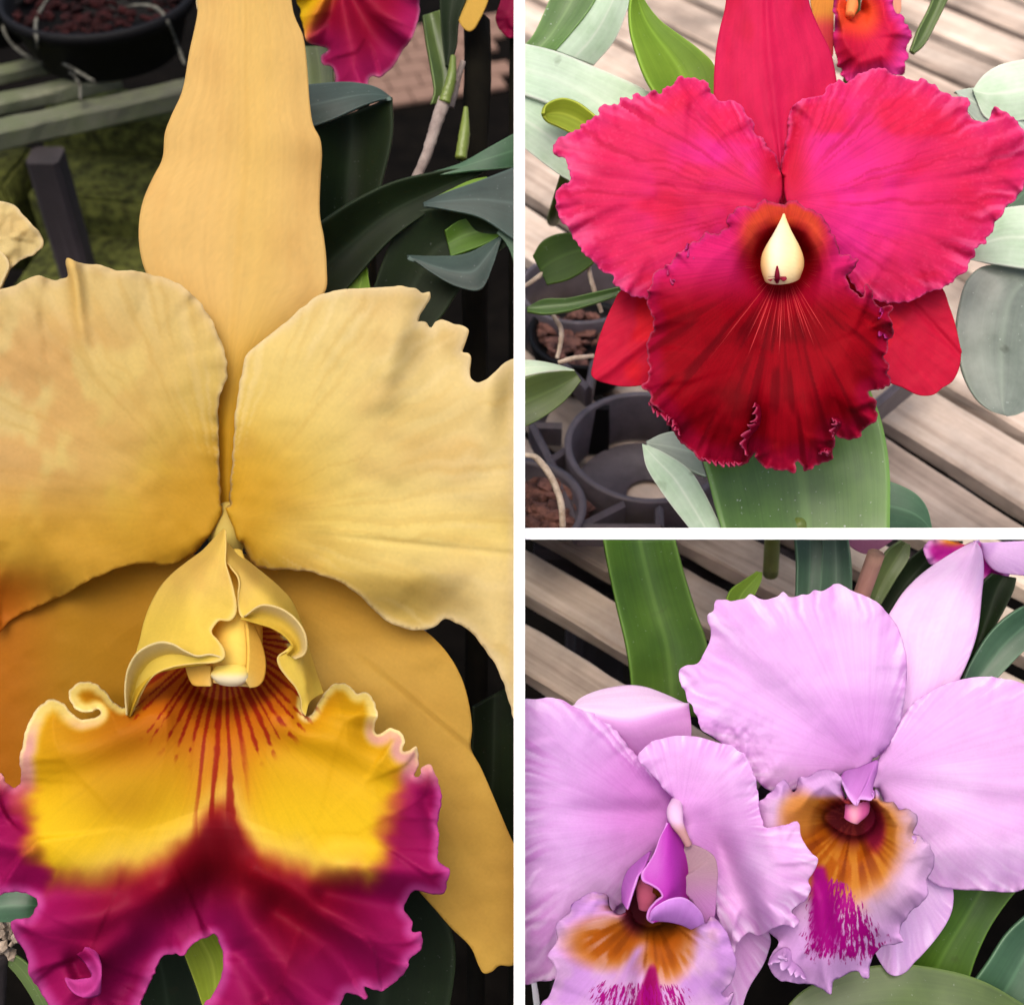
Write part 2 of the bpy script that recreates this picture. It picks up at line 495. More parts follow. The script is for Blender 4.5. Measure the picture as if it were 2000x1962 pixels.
def leaf_mat(name, c1, c2, rough=.38, spec=.5, dust=0.0, dustc=(200, 205, 200), transl=.08, speck=.3, vein=.15):
    m, t, b, out = nodes_of(name); L = t.links.new
    tc = N(t, 'ShaderNodeTexCoord'); uv = N(t, 'ShaderNodeUVMap')
    no = N(t, 'ShaderNodeTexNoise', i_Scale=30.0, i_Detail=5.0, i_Roughness=.6); L(tc.outputs['Object'], no.inputs['Vector'])
    r = ramp(t, [(.3, lin(c1)), (.7, lin(c2))]); L(no.outputs['Fac'], r.inputs[0])
    mp = N(t, 'ShaderNodeMapping'); mp.inputs['Scale'].default_value = (.25, 14, 1); L(uv.outputs[0], mp.inputs[0])
    nv_ = N(t, 'ShaderNodeTexNoise', i_Scale=1.0, i_Detail=3.0); L(mp.outputs[0], nv_.inputs['Vector'])
    rv = ramp(t, [(.3, 1-vein), (.65, 1.05)]); L(nv_.outputs['Fac'], rv.inputs[0])
    mul = N(t, 'ShaderNodeMix', data_type='RGBA', blend_type='MULTIPLY'); mul.inputs[0].default_value = 1
    L(r.outputs[0], mul.inputs[6]); L(rv.outputs[0], mul.inputs[7])
    # dust, lime specks
    n3 = N(t, 'ShaderNodeTexNoise', i_Scale=700.0, i_Detail=2.0); L(tc.outputs['Object'], n3.inputs['Vector'])
    r3 = ramp(t, [(.70, 0.0), (.76, speck)]); L(n3.outputs['Fac'], r3.inputs[0])
    n5 = N(t, 'ShaderNodeTexNoise', i_Scale=60.0, i_Detail=6.0, i_Roughness=.7); L(tc.outputs['Object'], n5.inputs['Vector'])
    r5 = ramp(t, [(.35, dust*.4), (.75, min(1, dust*1.3))]); L(n5.outputs['Fac'], r5.inputs[0])
    mxx = N(t, 'ShaderNodeMath', operation='MAXIMUM'); L(r3.outputs[0], mxx.inputs[0]); L(r5.outputs[0], mxx.inputs[1])
    mx = N(t, 'ShaderNodeMix', data_type='RGBA'); L(mxx.outputs[0], mx.inputs[0]); L(mul.outputs[2], mx.inputs[6])
    mx.inputs[7].default_value = (*lin(dustc), 1)
    # paler midrib and margin, brown scars
    sa = N(t, 'ShaderNodeAttribute', attribute_name='stripe')
    sm = N(t, 'ShaderNodeMath', operation='MULTIPLY'); L(sa.outputs['Fac'], sm.inputs[0]); sm.inputs[1].default_value = .55
    m2 = N(t, 'ShaderNodeMix', data_type='RGBA'); L(sm.outputs[0], m2.inputs[0]); L(mx.outputs[2], m2.inputs[6])
    m2.inputs[7].default_value = (*np.minimum(lin(c2)*1.9+.02, .8), 1)
    n7 = N(t, 'ShaderNodeTexNoise', i_Scale=95.0, i_Detail=3.0); L(tc.outputs['Object'], n7.inputs['Vector'])
    r7 = ramp(t, [(.70, 0.0), (.78, .6)]); L(n7.outputs['Fac'], r7.inputs[0])
    m3 = N(t, 'ShaderNodeMix', data_type='RGBA'); L(r7.outputs[0], m3.inputs[0]); L(m2.outputs[2], m3.inputs[6])
    m3.inputs[7].default_value = (*(lin(c1)*.45+np.array([.02, .012, .004])), 1)
    mx = m3
    L(mx.outputs[2], b.inputs['Base Color'])
    b.inputs['Roughness'].default_value = rough; b.inputs['Specular IOR Level'].default_value = spec
    bm = N(t, 'ShaderNodeBump'); bm.inputs['Strength'].default_value = .2; bm.inputs['Distance'].default_value = .0003
    L(nv_.outputs['Fac'], bm.inputs['Height']); L(bm.outputs[0], b.inputs['Normal'])
    tr = N(t, 'ShaderNodeBsdfTranslucent'); L(mx.outputs[2], tr.inputs[0])
    ms = N(t, 'ShaderNodeMixShader'); ms.inputs[0].default_value = transl
    L(b.outputs[0], ms.inputs[1]); L(tr.outputs[0], ms.inputs[2]); L(ms.outputs[0], out.inputs[0])
    return m

def wood_mat(name, cols, rough=.8, gscale=(6, 90, 90), moss=None, stain=.5):
    m, t, b, out = nodes_of(name); L = t.links.new
    tc = N(t, 'ShaderNodeTexCoord')
    oi = N(t, 'ShaderNodeObjectInfo')
    ad = N(t, 'ShaderNodeVectorMath', operation='ADD'); L(tc.outputs['Object'], ad.inputs[0])
    cm = N(t, 'ShaderNodeCombineXYZ'); L(oi.outputs['Random'], cm.inputs[0]); L(oi.outputs['Random'], cm.inputs[1]); L(cm.outputs[0], ad.inputs[1])
    mp = N(t, 'ShaderNodeMapping'); mp.inputs['Scale'].default_value = gscale; L(ad.outputs[0], mp.inputs[0])
    no = N(t, 'ShaderNodeTexNoise', i_Scale=1.0, i_Detail=7.0, i_Roughness=.65, i_Distortion=.4); L(mp.outputs[0], no.inputs['Vector'])
    n2_ = N(t, 'ShaderNodeTexNoise', i_Scale=14.0, i_Detail=6.0, i_Roughness=.6); L(ad.outputs[0], n2_.inputs['Vector'])
    k = len(cols)
    r = ramp(t, [(.25+.5*i/(k-1), lin(c)) for i, c in enumerate(cols)]); L(no.outputs['Fac'], r.inputs[0])
    r2 = ramp(t, [(.35, 1-stain), (.62, 1.12)]); L(n2_.outputs['Fac'], r2.inputs[0])
    mul = N(t, 'ShaderNodeMix', data_type='RGBA', blend_type='MULTIPLY'); mul.inputs[0].default_value = 1
    L(r.outputs[0], mul.inputs[6]); L(r2.outputs[0], mul.inputs[7])
    # every plank a little different
    hv = N(t, 'ShaderNodeHueSaturation'); L(mul.outputs[2], hv.inputs['Color'])
    mr = N(t, 'ShaderNodeMapRange'); L(oi.outputs['Random'], mr.inputs[0]); mr.inputs[3].default_value = .78; mr.inputs[4].default_value = 1.15
    L(mr.outputs[0], hv.inputs['Value'])
    col = hv.outputs[0]
    if moss:
        n3 = N(t, 'ShaderNodeTexNoise', i_Scale=45.0, i_Detail=8.0, i_Roughness=.7); L(tc.outputs['Object'], n3.inputs['Vector'])
        r3 = ramp(t, [(.42, 0.0), (.6, 1.0)]); L(n3.outputs['Fac'], r3.inputs[0])
        mx = N(t, 'ShaderNodeMix', data_type='RGBA'); L(r3.outputs[0], mx.inputs[0]); L(col, mx.inputs[6]); mx.inputs[7].default_value = (*lin(moss), 1)
        col = mx.outputs[2]
    L(col, b.inputs['Base Color']); b.inputs['Roughness'].default_value = rough
    bm = N(t, 'ShaderNodeBump'); bm.inputs['Strength'].default_value = .6; bm.inputs['Distance'].default_value = .0008
    L(no.outputs['Fac'], bm.inputs['Height']); L(bm.outputs[0], b.inputs['Normal'])
    return m

def plain_mat(name, c, rough=.6, spec=.4, var=.2, scale=60, bump=.2, c2=None):
    m, t, b, out = nodes_of(name); L = t.links.new
    tc = N(t, 'ShaderNodeTexCoord')
    no = N(t, 'ShaderNodeTexNoise', i_Scale=float(scale), i_Detail=6.0, i_Roughness=.65); L(tc.outputs['Object'], no.inputs['Vector'])
    a = lin(c)
    if c2 is None: r = ramp(t, [(.3, a*(1-var)), (.7, np.minimum(a*(1+var), 1))])
    else: r = ramp(t, [(.35, a), (.65, lin(c2))])
    L(no.outputs['Fac'], r.inputs[0]); L(r.outputs[0], b.inputs['Base Color'])
    b.inputs['Roughness'].default_value = rough; b.inputs['Specular IOR Level'].default_value = spec
    bm = N(t, 'ShaderNodeBump'); bm.inputs['Strength'].default_value = bump; bm.inputs['Distance'].default_value = .0008
    L(no.outputs['Fac'], bm.inputs['Height']); L(bm.outputs[0], b.inputs['Normal'])
    return m

# ------------------------------------------------------------------ solid helpers
def plank(name, A, B, width, thick, parent, mat, seed=0, rough=1.5, up=(0, 0, 1), nseg=26, clip=()):
    """Sawn board from A to B (level units), slightly uneven along its edges."""
    A = np.array(A, float); B = np.array(B, float); t = B-A; ln = np.linalg.norm(t); t /= ln
    up = np.array(up, float); side = np.cross(t, up); side /= np.linalg.norm(side); up = np.cross(side, t)
    b = thick*.14; w, h = width/2, thick/2
    sec = [(-w+b, -h), (w-b, -h), (w, -h+b), (w, h-b), (w-b, h), (-w+b, h), (-w, h-b), (-w, -h+b)]
    V = []; rng = np.random.RandomState(seed)
    ph = rng.rand(8)*50
    for i in range(nseg+1):
        s = ln*i/nseg
        for j, (x, y) in enumerate(sec):
            jx = rough*float(n1(np.array([s/70+ph[j]]), 5)[0]); jy = rough*.5*float(n1(np.array([s/90+ph[j]+9]), 6)[0])
            q = np.array([s, x+jx, y+jy])
            for pn, pc in clip:
                w_ = (A+t*q[0]+side*q[1]+up*q[2]) @ pn-pc
                if w_ < 0: q[0] -= w_/(t @ pn)
            V.append(q)
    F = []
    for i in range(nseg):
        for j in range(8):
            F.append((i*8+j, i*8+(j+1) % 8, (i+1)*8+(j+1) % 8, (i+1)*8+j))
    F.append(tuple(range(7, -1, -1))); F.append(tuple(nseg*8+j for j in range(8)))
    o = newmesh(name, np.array(V)*S, F, mat, None, smooth_=False)
    M = Matrix(((t[0], side[0], up[0], 0), (t[1], side[1], up[1], 0), (t[2], side[2], up[2], 0), (0, 0, 0, 1)))
    M.translation = Vector(W2(*A))
    if parent is not None:
        o.parent = parent; o.matrix_parent_inverse = parent.matrix_world.inverted()
    o.matrix_world = M
    return o

def lathe(name, base, profile, parent, mat, n=48, a0=0, a1=2*math.pi):
    """Turned body; profile of (radius, height) in units, base a level point."""
    V = []; full = abs(a1-a0-2*math.pi) < 1e-6
    m = n if full else n+1
    for r, h in profile:
        for j in range(m):
            a = a0+(a1-a0)*j/n
            V.append(W2(base[0]+r*math.cos(a), base[1]+r*math.sin(a), base[2]+h))
    F = []
    for i in range(len(profile)-1):
        for j in range(n):
            k = (j+1) % m
            F.append((i*m+j, i*m+k, (i+1)*m+k, (i+1)*m+j))
    return newmesh(name, np.array(V), F, mat, parent)

def chunk(bm, c, r, rng, squash=.7):
    """an angular bark chip added to a bmesh; c and r in units"""
    ret = bmesh.ops.create_icosphere(bm, subdivisions=1, radius=1)
    q = Matrix.Rotation(rng.uniform(0, 6.28), 3, Vector((rng.uniform(-1, 1), rng.uniform(-1, 1), rng.uniform(-1, 1)+.01)).normalized())
    s = Vector((rng.uniform(.7, 1.4), rng.uniform(.5, 1.0), rng.uniform(.4, .8)))
    for v in ret['verts']:
        p = Vector((v.co.x*s.x, v.co.y*s.y, v.co.z*s.z))*rng.uniform(.75, 1.2)*r
        p = q @ p
        v.co = Vector(W2(c[0]+p.x, c[1]+p.y, c[2]+p.z*squash))

def chips(name, centre, rad, n, size, parent, mat, seed):
    bm = bmesh.new(); rng = random.Random(seed)
    for _ in range(n):
        a = rng.uniform(0, 6.28); rr = rad*math.sqrt(rng.random())
        chunk(bm, (centre[0]+rr*math.cos(a), centre[1]+rr*math.sin(a), centre[2]+rng.uniform(-.5, .5)*size), size*rng.uniform(.6, 1.2), rng)
    me = bpy.data.meshes.new(name); bm.to_mesh(me); bm.free(); me.materials.append(mat)
    o = bpy.data.objects.new(name, me); sc.collection.objects.link(o)
    o.parent = parent; o.matrix_parent_inverse = parent.matrix_world.inverted()
    o['kind'] = 'stuff'
    return o

def clamp_obj(o, planes):
    """trim a mesh (metres, world) where it meets the divider boards: planes of (normal, offset) in level units"""
    me = o.data
    V = np.empty(len(me.vertices)*3); me.vertices.foreach_get('co', V); V = V.reshape(-1, 3)
    Lv = (V-ORG)/S
    for pn, pc in planes:
        w = Lv @ pn-pc
        Lv = Lv-np.minimum(w, 0)[:, None]*pn[None]
    me.vertices.foreach_set('co', (Lv*S+ORG).ravel()); me.update()
    return o
PX = (np.array([1.0, 0, 0]), 12.0)                       # right of the upright
PXL = (np.array([-1.0, 0, 0]), 12.0)                     # left of it
PUP = (np.array([0, st, ct]), 7.0)                       # above the crossbar
PDN = (np.array([0, -st, -ct]), 7.0)                     # below it
# ------------------------------------------------------------------ materials in use
M_board = plain_mat('white_paint', (250, 250, 250), rough=.45, var=.01, scale=40, bump=.03)
M_slat = wood_mat('weathered_slat', [(132, 112, 98), (190, 170, 152), (216, 200, 184)], stain=.5)
M_slatB = wood_mat('weathered_slat_dark', [(128, 110, 92), (196, 178, 156), (224, 210, 190)], stain=.45)
M_mossrail = wood_mat('mossy_rail', [(62, 64, 52), (100, 102, 82), (132, 132, 108)], moss=(78, 84, 58), stain=.5)
M_post = wood_mat('dark_post', [(26, 20, 21), (42, 34, 36), (62, 54, 58)], stain=.5)
M_soil = plain_mat('shade_soil', (9, 7, 5), rough=.95, spec=.05, var=.6, scale=25, bump=.8)  # near-black base colour stands in for the shade beneath the benches
M_moss = plain_mat('mossy_block', (34, 36, 18), rough=.95, spec=.1, scale=120, bump=1.0, c2=(88, 92, 42))
M_paver = plain_mat('pink_paver', (118, 92, 78), rough=.9, var=.15, scale=70, bump=.3)
M_plastic = plain_mat('black_plastic', (40, 38, 44), rough=.42, var=.25, scale=90, bump=.15)
M_plastic2 = plain_mat('worn_black_plastic', (80, 73, 78), rough=.5, var=.25, scale=120, bump=.2)
M_pot = plain_mat('dark_pot', (10, 9, 10), rough=.6, spec=.15, var=.25, scale=90, bump=.15)
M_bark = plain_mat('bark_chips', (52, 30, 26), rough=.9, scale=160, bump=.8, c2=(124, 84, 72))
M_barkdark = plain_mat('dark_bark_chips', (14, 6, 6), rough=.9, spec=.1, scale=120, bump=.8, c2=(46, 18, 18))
M_root = plain_mat('pale_root', (166, 146, 124), rough=.8, scale=200, bump=.4, c2=(214, 200, 180))
M_rootgrey = plain_mat('grey_root', (56, 54, 48), rough=.9, spec=.1, scale=260, bump=.5, c2=(112, 112, 102))
M_cane = wood_mat('cane', [(120, 84, 66), (172, 130, 108), (205, 168, 140)], stain=.2, gscale=(60, 60, 8))
M_stemgrey = plain_mat('dry_stem', (116, 102, 96), rough=.8, scale=180, bump=.4, c2=(150, 138, 130))
M_stemgreen = leaf_mat('green_stem', (92, 112, 44), (126, 142, 66), transl=.15)
M_dark_stem = plain_mat('dark_stem', (16, 14, 8), rough=.9, spec=.1, var=.4, scale=100)

ML_dark = leaf_mat('leaf_dark', (10, 20, 5), (20, 34, 10), rough=.55, spec=.12, speck=.05)
ML_blue = leaf_mat('leaf_bluish', (40, 52, 48), (62, 78, 72), rough=.5, spec=.25, speck=.1)
ML_mid = leaf_mat('leaf_mid', (58, 92, 34), (92, 128, 56), rough=.4, speck=.55, transl=.15)
ML_bright = leaf_mat('leaf_bright', (84, 120, 20), (116, 150, 42), rough=.55, spec=.25, speck=.1, transl=.25)
ML_yellow = leaf_mat('leaf_lime', (136, 156, 34), (164, 180, 60), rough=.6, spec=.2, speck=.05, transl=.3)
ML_pale = leaf_mat('leaf_pale', (140, 172, 132), (172, 198, 162), rough=.6, spec=.35, speck=.35, dust=.4, dustc=(214, 226, 212))
ML_grey = leaf_mat('leaf_grey', (124, 142, 124), (156, 170, 152), rough=.55, spec=.3, speck=.5, dust=.3, dustc=(190, 198, 190))
ML_slate = leaf_mat('leaf_slate', (66, 78, 64), (110, 122, 106), rough=.35, spec=.5, speck=.6, dust=.2, dustc=(175, 182, 176))
ML_deep = leaf_mat('leaf_deep', (44, 76, 18), (70, 102, 26), rough=.5, spec=.25, speck=.1, transl=.15)
ML_teal = leaf_mat('leaf_teal', (34, 66, 42), (64, 98, 68), rough=.45, speck=.1)
ML_olive = leaf_mat('leaf_olive', (58, 76, 34), (84, 104, 48), rough=.45, speck=.15, transl=.15)

MF_yellow = flower_mat('yellow_petal', vein=.035, vscale=5, bump=.12, transl=.5, sparkle=.15)
MF_ysep = flower_mat('yellow_sepal', vein=.04, vscale=9, bump=.08, transl=.5, sparkle=.15)
MF_ylip = flower_mat('yellow_lip', vein=.06, vscale=7, bump=.16, transl=.35, stripe_col=(150, 34, 8), stripe_scale=(3.0, .5), stripe_th=(.47, .53), sparkle=.15)
MF_red = flower_mat('crimson_petal', vein=.13, vscale=6, bump=.2, transl=.4, sparkle=.6, vein_tint=(1, .9, 1))
MF_rlip = flower_mat('crimson_lip', vein=.16, vscale=8, bump=.25, transl=.35, spec=.05, stripe_col=(208, 62, 66), stripe_scale=(7.5, .12), stripe_th=(.60, .68), sparkle=.5)
MF_pink = flower_mat('lilac_petal', vein=.05, vscale=6, bump=.2, transl=.5, sparkle=.35, vein_tint=(1, .93, 1))
MF_plip = flower_mat('lilac_lip', vein=.06, vscale=8, bump=.2, transl=.35, stripe_col=(158, 0, 120), stripe_scale=(8, 4.0), stripe_th=(.43, .54), sparkle=.3)
MF_cream = flower_mat('cream_column', vein=.05, vscale=4, bump=.1, transl=.15, sparkle=.1)

# ------------------------------------------------------------------ ground and the white divider
def quad_sheet(name, x0, x1, y0, y1, z, mat, n=60, amp=20):
    xs = np.linspace(x0, x1, n); ys = np.linspace(y0, y1, n)
    V = []
    for y in ys:
        h = amp*fbm(xs/900, np.full_like(xs, y/900), 21)
        for x, k in zip(xs, h): V.append(W2(x, y, z+k))
    F = [(j*n+i, j*n+i+1, (j+1)*n+i+1, (j+1)*n+i) for j in range(n-1) for i in range(n-1)]
    return newmesh(name, np.array(V), F, mat)
GZ = -0.90/S
g = quad_sheet('ground', -16000, 16000, -9000, 24000, GZ+30, M_soil, amp=25); g['kind'] = 'structure'

# a white painted T-shaped divider board stands between the three displays
def slab(name, x0, x1, y0, y1, d0, d1, parent, mat):
    """box between local planes, edges eased"""
    bm = bmesh.new()
    vs = {}
    for i, x in enumerate((x0, x1)):
        for j, y in enumerate((y0, y1)):
            for k, z in enumerate((d0, d1)):
                vs[i, j, k] = bm.verts.new(Vector(local_to_world([x, y, z])))
    for f in ([(0,0,0),(0,1,0),(1,1,0),(1,0,0)], [(0,0,1),(1,0,1),(1,1,1),(0,1,1)], [(0,0,0),(0,0,1),(0,1,1),(0,1,0)],
              [(1,0,0),(1,1,0),(1,1,1),(1,0,1)], [(0,0,0),(1,0,0),(1,0,1),(0,0,1)], [(0,1,0),(0,1,1),(1,1,1),(1,1,0)]):
        bm.faces.new([vs[q] for q in f])
    bmesh.ops.recalc_face_normals(bm, faces=bm.faces)
    bmesh.ops.bevel(bm, geom=list(bm.edges), offset=.8*S, segments=2, affect='EDGES')
    me = bpy.data.meshes.new(name); bm.to_mesh(me); bm.free(); me.materials.append(mat)
    o = bpy.data.objects.new(name, me); sc.collection.objects.link(o)
    o.parent = parent; o.matrix_parent_inverse = parent.matrix_world.inverted()
    return o
DF, DB = 70.0, -70.0
kf = (D-DF)/D
div = thing('divider_board', 'white T-shaped divider board between the yellow, red and lilac orchids', 'divider', local_to_world([0, -1500, 0]))
slab('upright', (1003.6-CX)*kf, (1025.2-CX)*kf, -4200, 1500, DB, DF, div, M_board)
kc = (D-24)/D
slab('crossbar', (1025.2-CX)*kf+.3, 1600, -(1053.2-CY)*kc, -(1031.0-CY)*kc, -24, 24, div, M_board)

# ------------------------------------------------------------------ slatted benches
H = -720.0
def bench(name, label, az, pitch, width, thick, h, xr, yr, mat, seed, phase=0, clip=()):
    base = W2((xr[0]+xr[1])/2, (yr[0]+yr[1])/2, GZ)
    t = thing(name, label, 'bench', base)
    d = np.array([-math.sin(az), math.cos(az)]); p = np.array([math.cos(az), math.sin(az)])
    corners = [np.array([x, y]) for x in xr for y in yr]
    ks = [c @ p/pitch for c in corners]
    rng = random.Random(seed)
    i = 0
    for k in range(int(math.floor(min(ks)))-1, int(math.ceil(max(ks)))+2):
        o0 = p*(k+phase)*pitch
        # clip the line o0 + s d to the rectangle
        lo, hi = -1e9, 1e9
        for a in (0, 1):
            r = xr if a == 0 else yr
            s1, s2 = (r[0]-o0[a])/d[a], (r[1]-o0[a])/d[a]
            lo = max(lo, min(s1, s2)); hi = min(hi, max(s1, s2))
        if hi-lo < 150: continue
        A = o0+d*lo; B = o0+d*hi
        wv = width*rng.uniform(.94, 1.06)
        zz = h-thick/2+rng.uniform(-5, 5)
        plank('slat', (A[0], A[1], zz), (B[0], B[1], zz), wv, thick, t, mat, seed*50+i, rough=3.0, clip=clip)
        i += 1
    # two bearers below and four legs down to the floor
    for yy in (yr[0]+.12*(yr[1]-yr[0]), yr[1]-.12*(yr[1]-yr[0])):
        plank('bearer', (xr[0]+200, yy, h-thick-75), (xr[1]-20, yy, h-thick-75), 120, 140, t, M_post, seed+3)
        for xx in (xr[0]+400, xr[1]-120):
            plank('leg', (xx, yy, h-thick-148), (xx, yy, GZ+20), 150, 150, t, M_post, seed+5, up=(0, 1, 0))
    return t
Y0 = lev(on_plane(CX, CY, H))[1]
bench('slatted_bench', 'weathered pale wooden bench with diagonal slats behind the red orchid', math.radians(40.4), 268, 208, 60, H,
      (-160, 3400), (Y0-160, Y0+5200), M_slat, 3, phase=.30, clip=[PX, PUP])
bench('slatted_bench', 'brown slatted wooden bench with wide dark gaps behind the lilac orchids', math.radians(51.5), 205, 132, 56, H-6,
      (-160, 3000), (Y0-800, Y0+160), M_slatB, 8, phase=.22, clip=[PX, PDN])
# ------------------------------------------------------------------ YELLOW ORCHID
def ang(X, Y, cx, cy): return np.arctan2(Y-cy, X-cx)
A3 = lambda *c: np.array(c, float)

GAIN[0] = .90
YC = (438, 1050)
fl = thing('orchid_flower', 'large yellow orchid with magenta and yellow ruffled lip', 'orchid', at(YC[0], YC[1], -60))

def c_ysep(X, Y, R, T):
    b = np.broadcast_to(A3(236, 196, 112), X.shape+(3,))
    b = mix(b, A3(214, 164, 86), np.clip(.45*smooth(.1, .7, fbm(X/90, Y/120, 31)) + .5*bump1(X, 610, 45)*bump1(Y, 330, 90), 0, 1))
    b = mix(b, A3(238, 200, 96), bump1(X, 500, 60)*.6)
    vv = n2(R*70+.15*fbm(X/60, Y/200, 32), Y/300, 34)
    b = mix(b, A3(208, 160, 78), .13*smooth(.1, .7, vv)); b = mix(b, A3(246, 216, 140), .1*smooth(.1, .7, -vv))
    b = mix(b, A3(246, 218, 150), .35)
    b = mix(b, A3(226, 186, 96), .25*bump1(R, .5, .02))
    b = mix(b, A3(222, 172, 40), smooth(560, 900, Y))
    return b
surface('dorsal_sepal', [[(470, -190), (383, -40), (386, 20), (370, 100), (355, 180), (335, 225), (322, 260), (317, 310), (297, 350), (280, 390), (272, 430), (272, 480), (282, 525), (300, 560), (340, 610), (390, 660), (405, 700), (412, 800), (420, 900), (426, 1020)],
                         [(475, -190), (475, -40), (480, 20), (480, 100), (482, 300), (470, 430), (460, 560), (452, 680), (446, 800), (443, 900), (443, 1012)],
                         [(480, -190), (560, -40), (575, 30), (592, 70), (600, 130), (605, 200), (612, 245), (625, 270), (629, 300), (626, 350), (625, 420), (633, 465), (638, 520), (635, 570), (600, 600), (545, 655), (505, 700), (488, 780), (474, 900), (462, 1020)]],
        fl, MF_ysep, 150, 60, off=-75, thick=7,
        z=lambda X, Y, R, T: 26*np.sin(R*math.pi)-16+10*bump1(Y, 440, 70)*(1-R)**2-9*bump1(Y, 345, 45)*R**3+7*bump1(Y, 260, 45)*R**3-6*bump1(Y, 320, 45)*(1-R)**3+5*fbm(X/90, Y/160, 33),
        color=c_ysep)

def c_ypet(X, Y, R, T):
    r = np.hypot(X-438, Y-1010)
    b = np.broadcast_to(A3(226, 202, 136), X.shape+(3,))
    b = mix(b, A3(230, 202, 98), .9*(1-smooth(220, 560, r)))
    b = mix(b, A3(214, 166, 40), .9*(1-smooth(50, 260, r)))
    b = mix(b, A3(208, 158, 84), .3*smooth(.05, .6, fbm(X/150, Y/110, 35)))
    b = mix(b, A3(240, 216, 110), .7*bump1(Y, 1040, 60)*smooth(470, 640, X))
    b = mix(b, A3(214, 176, 60), .75*smooth(1080, 1150, Y)*smooth(480, 600, X)*smooth(900, 800, X))  # darker lower part: its shading is put into the colour
    b = mix(b, A3(246, 230, 168), .38*smooth(120, 330, r))
    an = ang(X, Y, 438, 1010); fine = n2(an*34+1.5*fbm(X/70, Y/70, 38), r/220, 39)
    b = mix(b, A3(206, 164, 74), .16*smooth(.25, .75, fine)*smooth(60, 200, r))
    b = mix(b, A3(244, 226, 170), .35*smooth(.2, .7, -fine)*smooth(.6, .95, R))
    b = mix(b, A3(240, 222, 178), .7*smooth(.955, 1, R))
    return b
def c_ypetL(X, Y, R, T):
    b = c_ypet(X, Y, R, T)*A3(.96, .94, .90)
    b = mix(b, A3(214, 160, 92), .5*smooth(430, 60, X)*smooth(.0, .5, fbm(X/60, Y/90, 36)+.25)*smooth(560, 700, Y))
    b = mix(b, A3(212, 164, 44), .8*smooth(900, 1060, Y))  # golden lower petal, darkened in colour to stand for its shading
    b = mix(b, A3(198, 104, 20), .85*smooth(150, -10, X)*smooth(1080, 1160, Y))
    b = mix(b, A3(232, 196, 110), .8*bump1(X-.12*(Y-505), 136, 12)*smooth(740, 560, Y))
    return b
ypl = [(432, 985), (428, 880), (427, 800), (432, 765), (442, 742), (443, 720), (440, 690), (428, 655), (408, 615), (385, 585), (360, 562), (330, 545), (305, 538), (290, 533), (250, 528), (222, 527), (200, 518), (165, 515), (145, 508), (131, 504), (129, 512), (131, 540), (118, 543), (110, 546), (75, 538), (60, 541), (45, 548), (35, 555), (15, 560), (0, 565),
       (-60, 600), (-110, 700), (-130, 850), (-120, 1000), (-80, 1140), (0, 1232), (15, 1215), (60, 1190), (120, 1165), (180, 1130), (240, 1107), (290, 1100), (330, 1104), (370, 1085), (405, 1052)]
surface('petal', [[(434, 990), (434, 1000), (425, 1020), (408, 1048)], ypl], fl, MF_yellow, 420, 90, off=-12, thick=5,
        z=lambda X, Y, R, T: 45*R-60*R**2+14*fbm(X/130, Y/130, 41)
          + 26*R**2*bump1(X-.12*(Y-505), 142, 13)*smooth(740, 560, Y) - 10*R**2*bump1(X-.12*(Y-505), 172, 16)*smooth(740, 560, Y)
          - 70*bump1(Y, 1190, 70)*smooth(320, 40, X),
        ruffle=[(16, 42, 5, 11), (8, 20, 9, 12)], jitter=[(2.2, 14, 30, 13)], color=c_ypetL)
ypr = [(448, 985), (449, 950), (455, 880), (460, 800), (470, 735), (483, 690), (500, 675), (550, 635), (590, 600), (625, 575), (665, 567), (700, 563), (740, 560), (775, 558), (810, 563), (825, 572), (840, 569), (841, 580), (830, 600), (818, 622), (815, 629), (825, 628), (833, 630), (841, 639), (850, 628), (862, 624), (875, 628), (885, 633), (900, 635), (912, 642), (914, 650), (907, 672), (901, 688), (912, 690), (918, 698), (917, 725), (920, 737), (932, 746), (945, 742), (965, 730), (985, 712), (998, 701), (1009, 702),
       (1010, 800), (1010, 900), (1010, 1000), (1010, 1100), (1010, 1250), (1010, 1410), (1003, 1400), (995, 1370), (985, 1340), (970, 1300), (945, 1265), (925, 1240), (900, 1222), (870, 1207), (855, 1220), (830, 1229), (805, 1231), (780, 1222), (750, 1210), (725, 1185), (700, 1160), (660, 1135), (610, 1118), (570, 1113), (530, 1113), (500, 1105), (470, 1062)]
def z_ypr(X, Y, R, T):
    zz = 40*R-62*R**2+14*fbm(X/140, Y/120, 44)
    # shell-like fold near the upper right margin and the rolled lower margin
    f = (X-770)*.35+(Y-650)*.1
    zz += 30*bump1(X+.25*(Y-680), 765, 34)*smooth(850, 720, Y)*smooth(600, 660, Y)
    zz -= 34*bump1(X, 850, 52)*smooth(800, 690, Y)
    zz += 24*bump1(X, 955, 30)*smooth(870, 760, Y)-30*bump1(X, 995, 30)*bump1(Y, 800, 70)
    zz -= 55*smooth(1115, 1210, Y)*smooth(980, 860, X)*smooth(600, 760, X)
    zz -= 5*bump1(Y-.1*(X-700), 1052, 6)*smooth(560, 800, X)
    return zz
surface('petal', [[(440, 992), (447, 1010), (456, 1030), (462, 1052)], ypr], fl, MF_yellow, 420, 90, off=-10, thick=5, z=z_ypr,
        ruffle=[(7, 55, 5, 14)], jitter=[(1.6, 16, 30, 15)], color=c_ypet)

